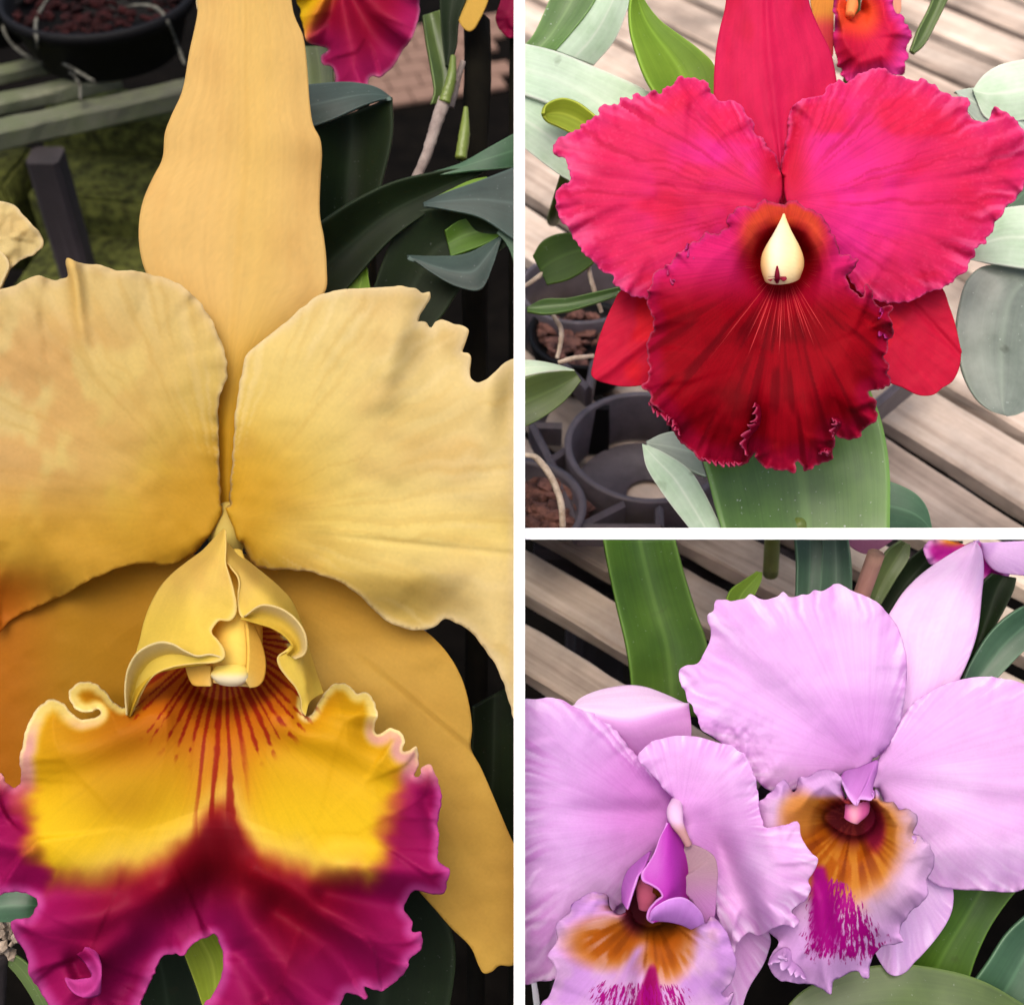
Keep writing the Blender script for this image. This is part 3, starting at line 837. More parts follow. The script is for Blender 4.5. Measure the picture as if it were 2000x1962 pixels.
def c_ylat(X, Y, R, T):
    b = np.broadcast_to(A3(218, 178, 82), X.shape+(3,))
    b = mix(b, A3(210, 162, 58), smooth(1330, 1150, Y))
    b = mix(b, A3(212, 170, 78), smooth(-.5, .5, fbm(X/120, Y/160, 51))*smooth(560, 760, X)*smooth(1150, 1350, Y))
    b = mix(b, A3(186, 134, 28), smooth(430, 250, X)); b = mix(b, A3(190, 116, 20), smooth(150, 0, X))  # orange-brown left sepal, darker because its shade is put into the colour
    return b
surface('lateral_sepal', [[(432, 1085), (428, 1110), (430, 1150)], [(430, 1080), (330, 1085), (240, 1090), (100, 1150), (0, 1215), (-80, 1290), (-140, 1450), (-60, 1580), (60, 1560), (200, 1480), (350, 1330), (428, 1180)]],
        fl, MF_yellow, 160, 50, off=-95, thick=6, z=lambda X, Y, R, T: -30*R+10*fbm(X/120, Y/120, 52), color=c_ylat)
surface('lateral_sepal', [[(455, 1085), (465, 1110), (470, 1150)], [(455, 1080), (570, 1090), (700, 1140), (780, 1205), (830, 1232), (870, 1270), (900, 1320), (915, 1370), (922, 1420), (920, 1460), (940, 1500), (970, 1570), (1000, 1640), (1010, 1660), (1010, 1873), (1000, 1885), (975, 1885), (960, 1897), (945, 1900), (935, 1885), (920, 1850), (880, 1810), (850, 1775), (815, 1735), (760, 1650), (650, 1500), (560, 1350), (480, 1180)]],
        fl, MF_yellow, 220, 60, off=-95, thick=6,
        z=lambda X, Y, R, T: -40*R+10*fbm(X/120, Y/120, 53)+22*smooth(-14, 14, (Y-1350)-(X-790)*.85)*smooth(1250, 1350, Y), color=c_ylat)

# lip: blade fanned out of the throat
YT = (432, 1318)
ylip = [(262, 1375), (247, 1382), (225, 1372), (205, 1350), (188, 1335), (168, 1331), (150, 1335), (136, 1348), (134, 1362), (143, 1378), (160, 1389), (178, 1388), (190, 1384), (196, 1392), (180, 1402), (160, 1404), (140, 1393), (122, 1372), (105, 1364), (85, 1372), (65, 1395), (52, 1422), (45, 1445), (43, 1460), (37, 1480), (40, 1505), (41, 1525), (30, 1538), (12, 1526), (0, 1508),
        (-30, 1540), (-45, 1610), (-30, 1680), (-5, 1748), (15, 1741), (35, 1742), (60, 1748), (72, 1755), (70, 1772), (56, 1790), (36, 1793), (20, 1801), (30, 1830), (50, 1862), (55, 1880), (54, 1900), (72, 1925), (95, 1962), (130, 2010), (200, 2030), (262, 1985), (275, 1950), (292, 1915), (318, 1866), (340, 1862), (357, 1865), (370, 1850), (382, 1838), (400, 1830), (417, 1824), (430, 1845), (437, 1880), (430, 1912), (415, 1942), (395, 1962), (380, 1990), (420, 2040), (520, 2050), (620, 2020), (662, 1968), (678, 1938), (700, 1942), (716, 1950), (720, 1945), (712, 1926), (745, 1935), (770, 1917), (785, 1905), (795, 1890), (800, 1870), (816, 1860), (826, 1842), (822, 1820), (805, 1818), (805, 1800), (797, 1785), (790, 1776), (798, 1750), (812, 1738), (838, 1743), (865, 1746), (873, 1722), (877, 1697), (868, 1690), (855, 1680), (858, 1640), (855, 1600), (861, 1560), (860, 1538), (848, 1505), (840, 1491), (824, 1499), (818, 1518), (809, 1514), (817, 1496), (817, 1478), (813, 1458), (798, 1466), (786, 1466), (791, 1442), (780, 1428), (762, 1421), (737, 1432), (732, 1420), (737, 1395), (730, 1365), (714, 1351), (694, 1352), (686, 1340), (672, 1333), (650, 1336), (635, 1350), (620, 1375), (606, 1396), (596, 1399), (589, 1385), (590, 1350), (575, 1270), (530, 1215), (470, 1190), (400, 1210), (330, 1270), (280, 1330)]
yin = [(400, 1280), (380, 1310), (392, 1350), (410, 1362), (432, 1366), (454, 1362), (472, 1350), (486, 1320), (468, 1290)]
def c_ylip(X, Y, R, T):
    b = np.broadcast_to(A3(212, 158, 10), X.shape+(3,))
    b = mix(b, A3(232, 192, 22), smooth(1420, 1620, Y))
    b = mix(b, A3(180, 108, 4), bump1(X, 250, 120)*smooth(1600, 1420, Y)); b = mix(b, A3(196, 146, 8), bump1(X, 250, 90)*bump1(Y, 1560, 60))
    r = np.hypot((X-432)*.8, Y-1310)
    b = mix(b, A3(200, 104, 14), 1-smooth(90, 210, r)); b = mix(b, A3(196, 110, 14), bump1(X, 432, 60)*smooth(1700, 1500, Y)*.8)
    # cream, pink flushed margin above
    up = smooth(1520, 1440, Y)
    b = mix(b, A3(240, 216, 120), smooth(.89, .96, R)*up)
    b = mix(b, A3(222, 164, 150), smooth(.90, .96, R)*smooth(1380, 1460, Y)*smooth(1600, 1500, Y))
    b = mix(b, A3(246, 226, 160), smooth(.975, .99, R)*up)
    # magenta lower lobe
    nz = 18*fbm(X/60, Y/80, 61)
    edge = 1712+nz-70*bump1(X, 430, 130)-75*bump1(X, 430, 52)+12*np.abs(np.sin(X/37.0))
    lo = smooth(-42, 34, Y-edge)
    nz2 = 34*fbm(X/90, Y/45, 67)
    sideL = smooth(92, 26, X+nz2-.0025*(Y-1600)**2*np.sign(Y-1600))*smooth(1490, 1570, Y)
    sideR = smooth(738, 816, X+nz2+.0022*(Y-1560)**2*np.sign(Y-1560))*smooth(1480, 1550, Y)
    blend = np.clip(bump1(Y-edge, -28, 40)*.6*smooth(250, 100, np.abs(X-432)-120), 0, .6)
    b = mix(b, A3(232, 196, 96), blend)
    mg = np.broadcast_to(A3(138, 2, 52), X.shape+(3,))
    mg = mix(mg, A3(140, 2, 20), bump1(X, 440, 190)*smooth(1960, 1740, Y))
    mg = mix(mg, A3(104, 0, 16), bump1(X, 425, 60)*smooth(1560, 1640, Y)*.8)
    mg = mix(mg, A3(160, 12, 88), smooth(.70, .97, R))
    mg = mix(mg, A3(196, 70, 146), smooth(.955, .995, R))
    al = ang(X, Y, 432, 1235)-math.pi/2
    rr = np.hypot((X-432)*.9, (Y-1300)*.95)
    w = np.sin(al*60+2.2*n2(al*9, rr/130, 141))
    far = smooth(70, 175, rr)
    lines = smooth(-.45+1.1*far, .1+1.1*far, w+.7*far*n2(al*34, rr/11, 142))*smooth(205, 165, rr)*smooth(1150, 1250, Y)
    cen = smooth(.2, .8, np.sin(al*60+2.2*n2(al*9, rr/130, 141))+.2*n2(al*34, rr/16, 143))*smooth(62, 30, np.abs(X-430))*smooth(1720, 1640, Y)*smooth(1400, 1440, Y)
    b = mix(b, A3(150, 30, 6), .9*np.clip(np.maximum(lines, cen), 0, 1))
    b = mix(b, mg, np.clip(np.maximum(np.maximum(lo, sideL), sideR), 0, 1))
    return b
def s_ylip(X, Y, R, T): return X*0
YFOLD = [(42, 30, [(500, 1700), (640, 1785), (790, 1868), (840, 1890)]), (-62, 36, [(545, 1775), (640, 1838), (725, 1935)]), (40, 34, [(455, 1770), (530, 1860), (640, 1980)]),
         (-42, 30, [(640, 1745), (720, 1755), (800, 1770)]), (44, 30, [(660, 1690), (760, 1700), (880, 1712)]), (-40, 26, [(470, 1860), (520, 1930), (540, 2020)]),
         (-30, 36, [(40, 1735), (150, 1742), (250, 1748)]), (44, 36, [(320, 1735), (190, 1790), (30, 1815)]), (-66, 48, [(400, 1740), (330, 1820), (240, 1930)]),
         (34, 30, [(250, 1830), (170, 1880), (120, 1960)]), (-30, 30, [(410, 1600), (425, 1700), (420, 1800)]), (-36, 24, [(40, 1600), (0, 1600), (-60, 1600)]), (26, 20, [(60, 1660), (0, 1650), (-60, 1650)]),
         (12, 34, [(500, 1400), (680, 1450), (830, 1508)]), (-12, 30, [(500, 1440), (690, 1510), (840, 1570)]), (-12, 24, [(540, 1380), (690, 1425), (780, 1445)]), (10, 34, [(340, 1410), (160, 1455), (30, 1480)]),
         (-10, 34, [(340, 1450), (160, 1515), (20, 1550)]), (-18, 16, [(830, 1560), (850, 1620)]), (-60, 20, [(148, 1878), (156, 1900)])]
def z_ylip(X, Y, R, T):
    a = ang(X, Y, 432, 1330)
    zz = prof(R, [0, .12, .3, .55, .8, 1], [-70, -10, 70, 125, 120, 80])
    zz = np.where(Y < 1400, np.minimum(zz, -70+ (zz+70)*smooth(1300, 1400, Y)), zz)
    zz += -55*smooth(1650, 1950, Y)                                   # lower lobe recurves
    dn = smooth(1640, 1760, Y)
    zz += dn*(8*np.cos((a-.9)*21)*smooth(.7, 1, R))
    for amp, w, pts in YFOLD: zz += .85*amp*np.exp(-(seg_dist(X, Y, pts)/w)**2)*smooth(.25, .8, R)
    zz += 14*bump1(np.abs(X-432), 0, 30)*smooth(1380, 1480, Y)*smooth(1750, 1600, Y)
    return zz
lip = surface('lip', [yin, ylip], fl, MF_ylip, hole=True, step=2.8, off=18, thick=5, z=z_ylip,
        ruffle=[(30, 70, 6, 16), (12, 28, 10, 17)], jitter=[(1.5, 9, 40, 18)], color=c_ylip, stripe=s_ylip)

# curled frill standing on the lower left lobe
def ringpts(cx, cy, rx, ry, d, rot=0, n=22, wob=0, seed=1):
    out = []
    rr = np.random.RandomState(seed).uniform(-1, 1, n)
    for i in range(n+1):
        an = 2*math.pi*i/n; k = 1+wob*rr[i % n]
        x, y = rx*k*math.cos(an), ry*k*math.sin(an)
        out.append((cx+x*math.cos(rot)-y*math.sin(rot), cy+x*math.sin(rot)+y*math.cos(rot), d+8*math.sin(2*an+1)))
    return out
cF = lambda X, Y, R, T: mix(np.broadcast_to(A3(150, 12, 84), X.shape+(3,)), A3(196, 66, 148), smooth(.4, 1, R))
sheet('frill', [(160, 1858), (150, 1864)], [(166, 1848), (186, 1852), (198, 1880), (198, 1915), (196, 1940), (182, 1947), (165, 1948), (146, 1938), (131, 1920), (128, 1908), (144, 1912), (164, 1910), (178, 1906), (170, 1886)], lip, MF_ylip, off=98, step=3, thick=3, z=lambda X, Y, R, T: 26*bump1(np.hypot(X-150, Y-1900), 46, 16), color=cF, ruffle=[(5, 20, 3, 3)], stripe=lambda X, Y, R, T: X*0)

# the two lobes that roll over the column
def c_tube(X, Y, R, T):
    b = np.broadcast_to(A3(236, 206, 104), X.shape+(3,))
    b = mix(b, A3(240, 214, 92), smooth(1120, 1230, Y))
    b = mix(b, A3(226, 190, 100), .5*smooth(0, .6, fbm(X/60, Y/80, 63)))
    return b
def rim(c, w=.94):
    def f(X, Y, R, T):
        b = c(X, Y, R, T)
        return mix(b, A3(244, 222, 146), .8*smooth(w, .985, R))
    return f
surface('side_lobe', [[(436, 1032, 10), (418, 1050, 0), (395, 1074, -10), (365, 1096, -20), (335, 1120, -20), (312, 1146, -10), (293, 1180, 0), (281, 1212, 10), (272, 1250, 30), (263, 1280, 50), (252, 1306, 70), (247, 1345, 80), (247, 1378, 90), (252, 1398, 100)],
                     [(438, 1034, 40), (430, 1060, 60), (415, 1090, 85), (395, 1120, 100), (375, 1150, 110), (362, 1185, 120), (350, 1220, 125), (335, 1255, 130), (310, 1275, 135), (285, 1290, 130), (268, 1312, 120), (258, 1345, 115), (254, 1378, 110), (252, 1398, 104)],
                     [(440, 1036, 46), (441, 1070, 80), (441, 1100, 105), (448, 1125, 120), (457, 1155, 125), (462, 1185, 128), (460, 1200, 130), (450, 1211, 135), (430, 1210, 140), (419, 1220, 145), (413, 1233, 150), (425, 1250, 160), (437, 1268, 165), (438, 1284, 168), (425, 1292, 168), (385, 1295, 165), (345, 1300, 160), (312, 1311, 150), (290, 1330, 135), (275, 1356, 125), (262, 1385, 112), (253, 1399, 106)]],
        lip, MF_ysep, 200, 60, thick=3, color=rim(c_tube), off=14, z=lambda X, Y, R, T: 4*fbm(X/60, Y/60, 64))
surface('rolled_margin', [[(252, 1398, 130), (262, 1372, 138), (276, 1345, 146), (300, 1318, 156), (345, 1304, 166), (390, 1296, 172), (436, 1288, 176)], [(249, 1396, 150), (246, 1345, 165), (252, 1305, 178), (272, 1273, 190), (310, 1255, 196), (335, 1258, 198), (360, 1272, 194), (385, 1282, 188), (410, 1279, 182), (436, 1286, 178)]],
        lip, MF_ysep, 100, 20, thick=3, color=lambda X, Y, R, T: mix(np.broadcast_to(A3(226, 190, 60), X.shape+(3,)), A3(240, 222, 160), smooth(.35, .9, R)), z=lambda X, Y, R, T: -22*np.sin(R*3.14))
surface('side_lobe', [[(444, 1058, 10), (458, 1074, 0), (482, 1092, -10), (512, 1116, -16), (545, 1144, -16), (570, 1172, -6), (588, 1212, 6), (600, 1248, 16), (612, 1292, 26), (622, 1322, 36), (632, 1352, 60)],
                     [(442, 1075, 50), (455, 1092, 70), (475, 1115, 88), (500, 1145, 100), (530, 1170, 108), (552, 1195, 112), (572, 1225, 116), (585, 1255, 120), (592, 1290, 122), (600, 1330, 122), (606, 1370, 120)],
                     [(441, 1098, 90), (448, 1103, 100), (456, 1113, 108), (466, 1126, 112), (469, 1142, 115), (466, 1162, 118), (465, 1186, 120), (470, 1203, 125), (482, 1212, 130), (502, 1217, 136), (532, 1226, 140), (556, 1241, 142), (571, 1258, 142), (573, 1268, 142), (557, 1275, 146), (543, 1284, 150), (545, 1300, 148), (560, 1322, 142), (577, 1342, 138), (588, 1366, 134), (590, 1388, 130), (597, 1398, 128)]],
        lip, MF_ysep, 200, 60, thick=3, color=rim(c_tube), off=10, z=lambda X, Y, R, T: 4*fbm(X/60, Y/60, 65))
surface('rolled_margin', [[(472, 1206, 150), (500, 1216, 158), (532, 1226, 164), (556, 1241, 168), (572, 1262, 168), (560, 1278, 166)], [(480, 1204, 158), (500, 1188, 172), (515, 1182, 178), (545, 1188, 182), (572, 1205, 184), (590, 1228, 186), (597, 1250, 186), (594, 1275, 180), (575, 1285, 172)]],
        lip, MF_ysep, 80, 18, thick=3, color=lambda X, Y, R, T: mix(np.broadcast_to(A3(222, 190, 70), X.shape+(3,)), A3(238, 216, 150), smooth(.4, .9, R)), z=lambda X, Y, R, T: -18*np.sin(R*3.14))
tube('hub', [(446, 985, -52), (446, 1010, -44), (446, 1040, -46), (444, 1075, -60)], [14, 26, 34, 30], fl, MF_cream, n=20, seg=20, color=lambda X, Y, R, T: mix(np.broadcast_to(A3(176, 150, 70), X.shape+(3,)), A3(190, 168, 84), smooth(1010, 1050, Y)))
# column and its cap
def c_col(X, Y, R, T):
    b = np.broadcast_to(A3(222, 172, 70), X.shape+(3,))
    b = mix(b, A3(234, 200, 90), bump1(X, 460, 24)); b = mix(b, A3(226, 206, 160), smooth(1305, 1330, Y)*bump1(X, 448, 34))
    return b
col = tube('column', [(452, 1080, 0), (460, 1150, 40), (462, 1220, 80), (458, 1290, 104), (452, 1336, 108)], [20, 34, 44, 50, 50, 40], fl, MF_cream, n=32, seg=50, flat=.7, color=c_col)
surface('wing', [[(372, 1290, 112), (395, 1296, 118), (410, 1300, 122)], [(362, 1304, 104), (370, 1328, 104), (378, 1338, 108), (398, 1340, 116), (411, 1340, 120)]], col, MF_cream, 30, 12, off=16, thick=8, color=c_col)
surface('wing', [[(484, 1215, 110), (486, 1270, 122), (482, 1330, 128)], [(496, 1218, 92), (514, 1262, 92), (520, 1300, 98), (514, 1330, 104), (503, 1340, 112), (488, 1343, 120)]], col, MF_cream, 40, 14, off=16, thick=8, color=c_col)
tube('anther_cap', [(449, 1300, 134), (449, 1318, 138), (449, 1334, 132)], [26, 35, 36, 22], col, MF_cream, n=24, seg=20, flat=.5, color=lambda X, Y, R, T: mix(np.broadcast_to(A3(232, 204, 96), X.shape+(3,)), A3(230, 216, 176), smooth(1308, 1326, Y)))
tube('stem', [(440, 1030, -70), (438, 1120, -190), (430, 1400, -420), (420, 1900, -620), (420, 2600, -800)], [34, 26, 24, 26, 30], fl, M_stemgreen, n=14, seg=40)

# second yellow orchid: its petal reaches in at the left edge
f2 = thing('orchid_flower', 'yellow orchid petal reaching in at the left edge above the big bloom', 'orchid', at(-140, 520, -260))
surface('petal', [[(-160, 520), (-158, 540), (-150, 560)], [(-150, 430), (-60, 400), (0, 393), (28, 401), (50, 424), (62, 438), (76, 454), (84, 470), (82, 482), (70, 494), (50, 504), (30, 516), (18, 528), (10, 545), (0, 567), (-30, 600), (-120, 620)]], f2, MF_yellow, 120, 40, off=-250, color=c_ypet, z=lambda X, Y, R, T: 20*fbm(X/60, Y/60, 71), ruffle=[(10, 30, 3, 2)], jitter=[(1.5, 12, 20, 3)])
surface('petal', [[(-160, 560), (-150, 590)], [(-150, 480), (-60, 470), (0, 490), (14, 505), (18, 520), (8, 545), (0, 562), (-60, 640), (-140, 650)]], f2, MF_yellow, 60, 20, off=-235, color=c_ypet)
tube('stem', [(-150, 560, -260), (-160, 800, -350), (-150, 1500, -500), (-120, 2600, -700)], [18, 16, 18, 22], f2, M_stemgreen)

# orchid in bloom behind, hanging into the top of the frame
f3 = thing('orchid_flower', 'yellow and magenta orchid hanging behind the tall yellow sepal', 'orchid', at(690, -120, -520))
def c_bg(X, Y, R, T):
    b = np.broadcast_to(A3(150, 6, 48), X.shape+(3,))
    b = mix(b, A3(176, 24, 92), smooth(.55, .95, R)); b = mix(b, A3(206, 110, 150), smooth(.95, 1, R))
    b = mix(b, A3(232, 190, 16), smooth(675, 605, X+.6*Y))
    return b
surface('lip', [[(640, -60), (660, -50), (680, -60)], [(560, -60), (575, -20), (588, 30), (598, 80), (610, 88), (636, 94), (640, 98), (628, 110), (632, 126), (650, 134), (655, 150), (655, 164), (690, 166), (718, 166), (725, 152), (745, 150), (765, 135), (778, 118), (788, 100), (800, 80), (812, 60), (818, 30), (820, -20), (790, -80), (720, -110)]],
        f3, MF_ylip, 180, 50, off=-480, color=c_bg, stripe=lambda X, Y, R, T: X*0, z=lambda X, Y, R, T: 50*np.sin(R*2.6)+30*R*np.cos(ang(X, Y, 660, -50)*9), ruffle=[(22, 30, 3, 4)], jitter=[(3, 14, 12, 6)])
surface('petal', [[(890, -90), (900, -100), (915, -90)], [(860, -60), (878, -10), (885, 12), (893, 34), (903, 52), (916, 61), (926, 56), (936, 40), (945, 22), (955, -5), (965, -60)]], f3, MF_yellow, 60, 24, off=-520, color=lambda X, Y, R, T: np.broadcast_to(A3(226, 186, 84), X.shape+(3,)), z=lambda X, Y, R, T: 20*np.sin(T*3.14))
surface('petal', [[(500, -110), (480, -100), (470, -90)], [(430, -120), (395, -60), (383, -10), (386, 20), (396, 32), (410, 24), (440, -10), (500, -60)]], f3, MF_yellow, 60, 20, off=-420, color=c_ypet)
tube('stem', [(690, -80, -530), (700, 60, -640), (720, 400, -760), (730, 900, -900), (730, 2600, -1300)], [16, 15, 16, 18, 24], f3, M_dark_stem)
f4 = thing('orchid_flower', 'scrap of magenta orchid lip at the top beside the white upright', 'orchid', at(1000, 20, -560))
surface('lip', [[(1000, -20), (1006, -10)], [(985, -20), (975, 10), (968, 34), (972, 52), (980, 62), (990, 72), (1000, 74), (1009, 70), (1010, 20), (1008, -20)]], f4, MF_ylip, 60, 20, off=-560, color=lambda X, Y, R, T: np.broadcast_to(A3(134, 10, 58), X.shape+(3,)), stripe=lambda X, Y, R, T: X*0, ruffle=[(16, 18, 2, 9)])
tube('stem', [(1004, 0, -570), (1001, 200, -640), (1000, 900, -800), (1000, 2600, -1200)], [9, 9, 11, 12], f4, M_dark_stem)

# ------------------------------------------------------------------ foliage and bench behind the yellow orchid
pl = thing('orchid_plant', 'dark green leafy orchid behind the yellow bloom on its right', 'plant', at(780, 2300, -900))
leaf('leaf', [(600, 165, -330), (680, 160, -340), (735, 170, -350), (765, 190, -360)], [(606, 248, -300), (650, 232, -300), (710, 205, -320), (762, 188, -350)], pl, ML_blue, fold=6)
leaf('leaf', [(612, 250, -320), (606, 350, -320), (620, 470, -330), (640, 640, -360)], [(764, 190, -360), (766, 260, -370), (740, 380, -380), (690, 640, -390)], pl, ML_dark, fold=-50)
leaf('leaf', [(620, 440, -260), (690, 394, -280), (770, 356, -300), (860, 335, -330), (940, 318, -360), (1008, 268, -390)], [(625, 620, -300), (680, 560, -310), (760, 470, -320), (840, 410, -340), (930, 345, -370), (1008, 300, -395)], pl, ML_dark, fold=-30)
leaf('leaf', [(838, 338, -330), (900, 318, -350), (960, 285, -370), (1009, 258, -390)], [(842, 344, -330), (910, 334, -345), (965, 330, -360), (1009, 326, -380)], pl, ML_teal, fold=4)
leaf('leaf', [(826, 396, -300), (870, 376, -310), (930, 355, -320), (1008, 325, -330)], [(828, 400, -295), (880, 410, -290), (940, 425, -290), (1008, 470, -300)], pl, ML_blue, fold=10)
leaf('leaf', [(700, 660, -360), (760, 480, -350), (800, 420, -340), (880, 408, -330), (980, 440, -330)], [(800, 690, -360), (860, 620, -350), (900, 560, -345), (960, 500, -340), (1006, 470, -335)], pl, ML_dark, fold=-20)
leaf('leaf', [(840, 390, -345), (880, 370, -350), (920, 352, -350), (950, 345, -350)], [(850, 400, -345), (890, 390, -345), (925, 370, -345), (960, 352, -345)], pl, ML_bright, fold=0)
leaf('leaf', [(870, 450, -330), (900, 430, -335), (940, 425, -340), (985, 440, -340)], [(880, 500, -330), (910, 490, -330), (950, 475, -335), (985, 455, -340)], pl, ML_deep, fold=-10)
leaf('leaf', [(795, 498, -300), (850, 500, -310), (910, 495, -320), (975, 462, -330)], [(800, 500, -295), (840, 530, -290), (890, 558, -285), (938, 565, -285), (962, 520, -300), (979, 465, -325)], pl, ML_blue, fold=14)
leaf('leaf', [(970, 455, -320), (985, 470, -320), (1000, 500, -320), (1008, 540, -320)], [(980, 440, -320), (1000, 450, -320), (1008, 470, -320), (1009, 510, -320)], pl, ML_teal, fold=0)
leaf('leaf', [(672, 575, -320), (690, 548, -330), (706, 525, -340), (715, 520, -340)], [(725, 580, -320), (722, 560, -330), (718, 540, -335), (716, 522, -340)], pl, ML_bright, fold=-6)
leaf('leaf', [(762, 480, -380), (765, 500, -380), (770, 520, -380)], [(786, 460, -380), (784, 490, -380), (772, 522, -380)], pl, ML_bright, fold=0)
leaf('leaf', [(826, 30, -520), (834, 80, -510), (845, 140, -500), (850, 180, -500), (843, 204, -500)], [(858, 20, -520), (868, 80, -520), (880, 120, -515), (885, 150, -510), (870, 200, -500)], pl, ML_olive, fold=-10)
leaf('leaf', [(858, -30, -500), (862, 40, -500), (868, 100, -500), (872, 128, -500)], [(920, -30, -500), (895, 40, -500), (890, 90, -500), (874, 130, -500)], pl, ML_dark, fold=-10)
leaf('leaf', [(590, 90, -600), (600, 150, -600), (605, 250, -600)], [(645, 90, -600), (650, 130, -600), (650, 200, -600)], pl, ML_olive, fold=-6)
tube('cane', [(868, 195, -490), (850, 250, -470), (830, 310, -450), (812, 350, -440)], [15, 14, 12, 11], pl, M_stemgrey, wob=.12)
tube('cane', [(835, 390, -430), (833, 440, -430), (830, 500, -430), (828, 700, -520), (820, 2200, -900)], [8, 10, 10, 12, 16], pl, M_stemgrey, wob=.12)
tube('cane', [(796, 440, -470), (792, 480, -470), (790, 510, -470)], [7, 9, 10], pl, M_stemgrey, wob=.1)
tube('cane', [(856, 450, -470), (862, 480, -470), (868, 505, -470)], [6, 10, 10], pl, M_stemgrey, wob=.1)
tube('cane', [(910, 210, -480), (908, 250, -470), (900, 310, -460)], [5, 13, 14], pl, M_stemgreen, wob=.08)
tube('cane', [(885, 110, -490), (882, 150, -480), (868, 200, -480)], [6, 12, 14], pl, M_stemgreen, wob=.08)
tube('dark_cane', [(930, 40, -620), (932, 140, -600), (925, 300, -590), (930, 700, -640), (930, 2300, -900)], [30, 32, 30, 24, 24], pl, M_dark_stem, wob=.15)
tube('cane', [(905, 120, -560), (895, 150, -560), (880, 210, -560)], [6, 9, 9], pl, M_stemgrey, wob=.1)

pl2 = thing('orchid_plant', 'green orchid leaves below the magenta lip of the yellow bloom', 'plant', at(420, 2400, -700))
leaf('leaf', [(-20, 1745, -120), (20, 1735, -120), (60, 1742, -120), (80, 1765, -120)], [(-20, 1800, -110), (20, 1800, -110), (50, 1796, -110), (76, 1772, -118)], pl2, ML_teal, fold=8)
leaf('leaf', [(-20, 1860, -190), (20, 1890, -190), (60, 1945, -190), (90, 2010, -190)], [(0, 1850, -185), (50, 1880, -185), (90, 1940, -185), (120, 2010, -185)], pl2, ML_olive, fold=0)
leaf('leaf', [(355, 1850, -170), (370, 1890, -175), (388, 1940, -180), (410, 2010, -185)], [(420, 1800, -170), (455, 1860, -170), (450, 1930, -175), (430, 2010, -185)], pl2, ML_yellow, fold=-14)
leaf('leaf', [(250, 1830, -230), (260, 1900, -230), (255, 2020, -230)], [(350, 1840, -235), (385, 1930, -235), (410, 2020, -235)], pl2, ML_dark, fold=-10)
leaf('leaf', [(640, 1750, -230), (630, 1860, -230), (600, 2020, -230)], [(790, 1690, -240), (885, 1830, -240), (870, 2020, -240)], pl2, ML_dark, fold=-16)
leaf('leaf', [(925, 1380, -330), (920, 1500, -330), (900, 1700, -330)], [(1008, 1330, -340), (1008, 1480, -340), (1008, 1700, -340)], pl2, ML_dark, fold=-16)
tube('stem', [(420, 1990, -200), (410, 2150, -420), (410, 2400, -700)], [16, 20, 26], pl2, M_stemgreen)
bk = thing('bark_stub', 'piece of rough grey brown bark at the lower left edge', 'bark', at(0, 1850, -160))
bm = bmesh.new(); rng = random.Random(4)
for k in range(26):
    L = lev(px_local(rng.uniform(-50, 36), rng.uniform(1800, 1872), rng.uniform(-190, -150)).reshape(3))
    chunk(bm, L, rng.uniform(10, 20), rng, 1)
me = bpy.data.meshes.new('bark_chunks'); bm.to_mesh(me); bm.free(); me.materials.append(plain_mat('grey_bark', (78, 66, 56), rough=.9, scale=220, bump=.8, c2=(176, 158, 138)))
bo = bpy.data.objects.new('bark_chunks', me); sc.collection.objects.link(bo); bo.parent = bk; bo.matrix_parent_inverse = bk.matrix_world.inverted()
tube('support', [(-10, 1860, -175), (-14, 2000, -230), (-20, 2600, -400)], [24, 22, 24], bk, M_post, wob=.2)

# mossy bench, its pots and the low wall in the shade beyond
def lp(px, py, h): return lev(on_plane(px, py, h))
HB = -760.0
mb = thing('mossy_bench', 'old mossy green wooden bench in shade at upper left', 'bench', W2(*(lp(60, 300, HB)*A3(1, 1, 0)+A3(0, 0, GZ))))
a, b = lp(-90, 262, HB), lp(520, 128, HB)
plank('rail', a-A3(0, 0, 45), b-A3(0, 0, 45), 105, 90, mb, M_mossrail, 71, rough=5)
a, b = lp(-90, 208, HB), lp(230, 140, HB)
plank('slat', a-A3(0, 0, 30), b-A3(0, 0, 30), 95, 55, mb, M_mossrail, 72, rough=5)
a, b = lp(-90, 150, HB), lp(160, 100, HB)
plank('slat', a-A3(0, 0, 30), b-A3(0, 0, 30), 80, 55, mb, M_mossrail, 73, rough=5)
pp = lp(62, 268, HB)
plank('leg', pp+A3(20, 30, -95), A3(pp[0]+10, pp[1]+30, GZ+20), 130, 130, mb, M_post, 74, up=(0, 1, 0))

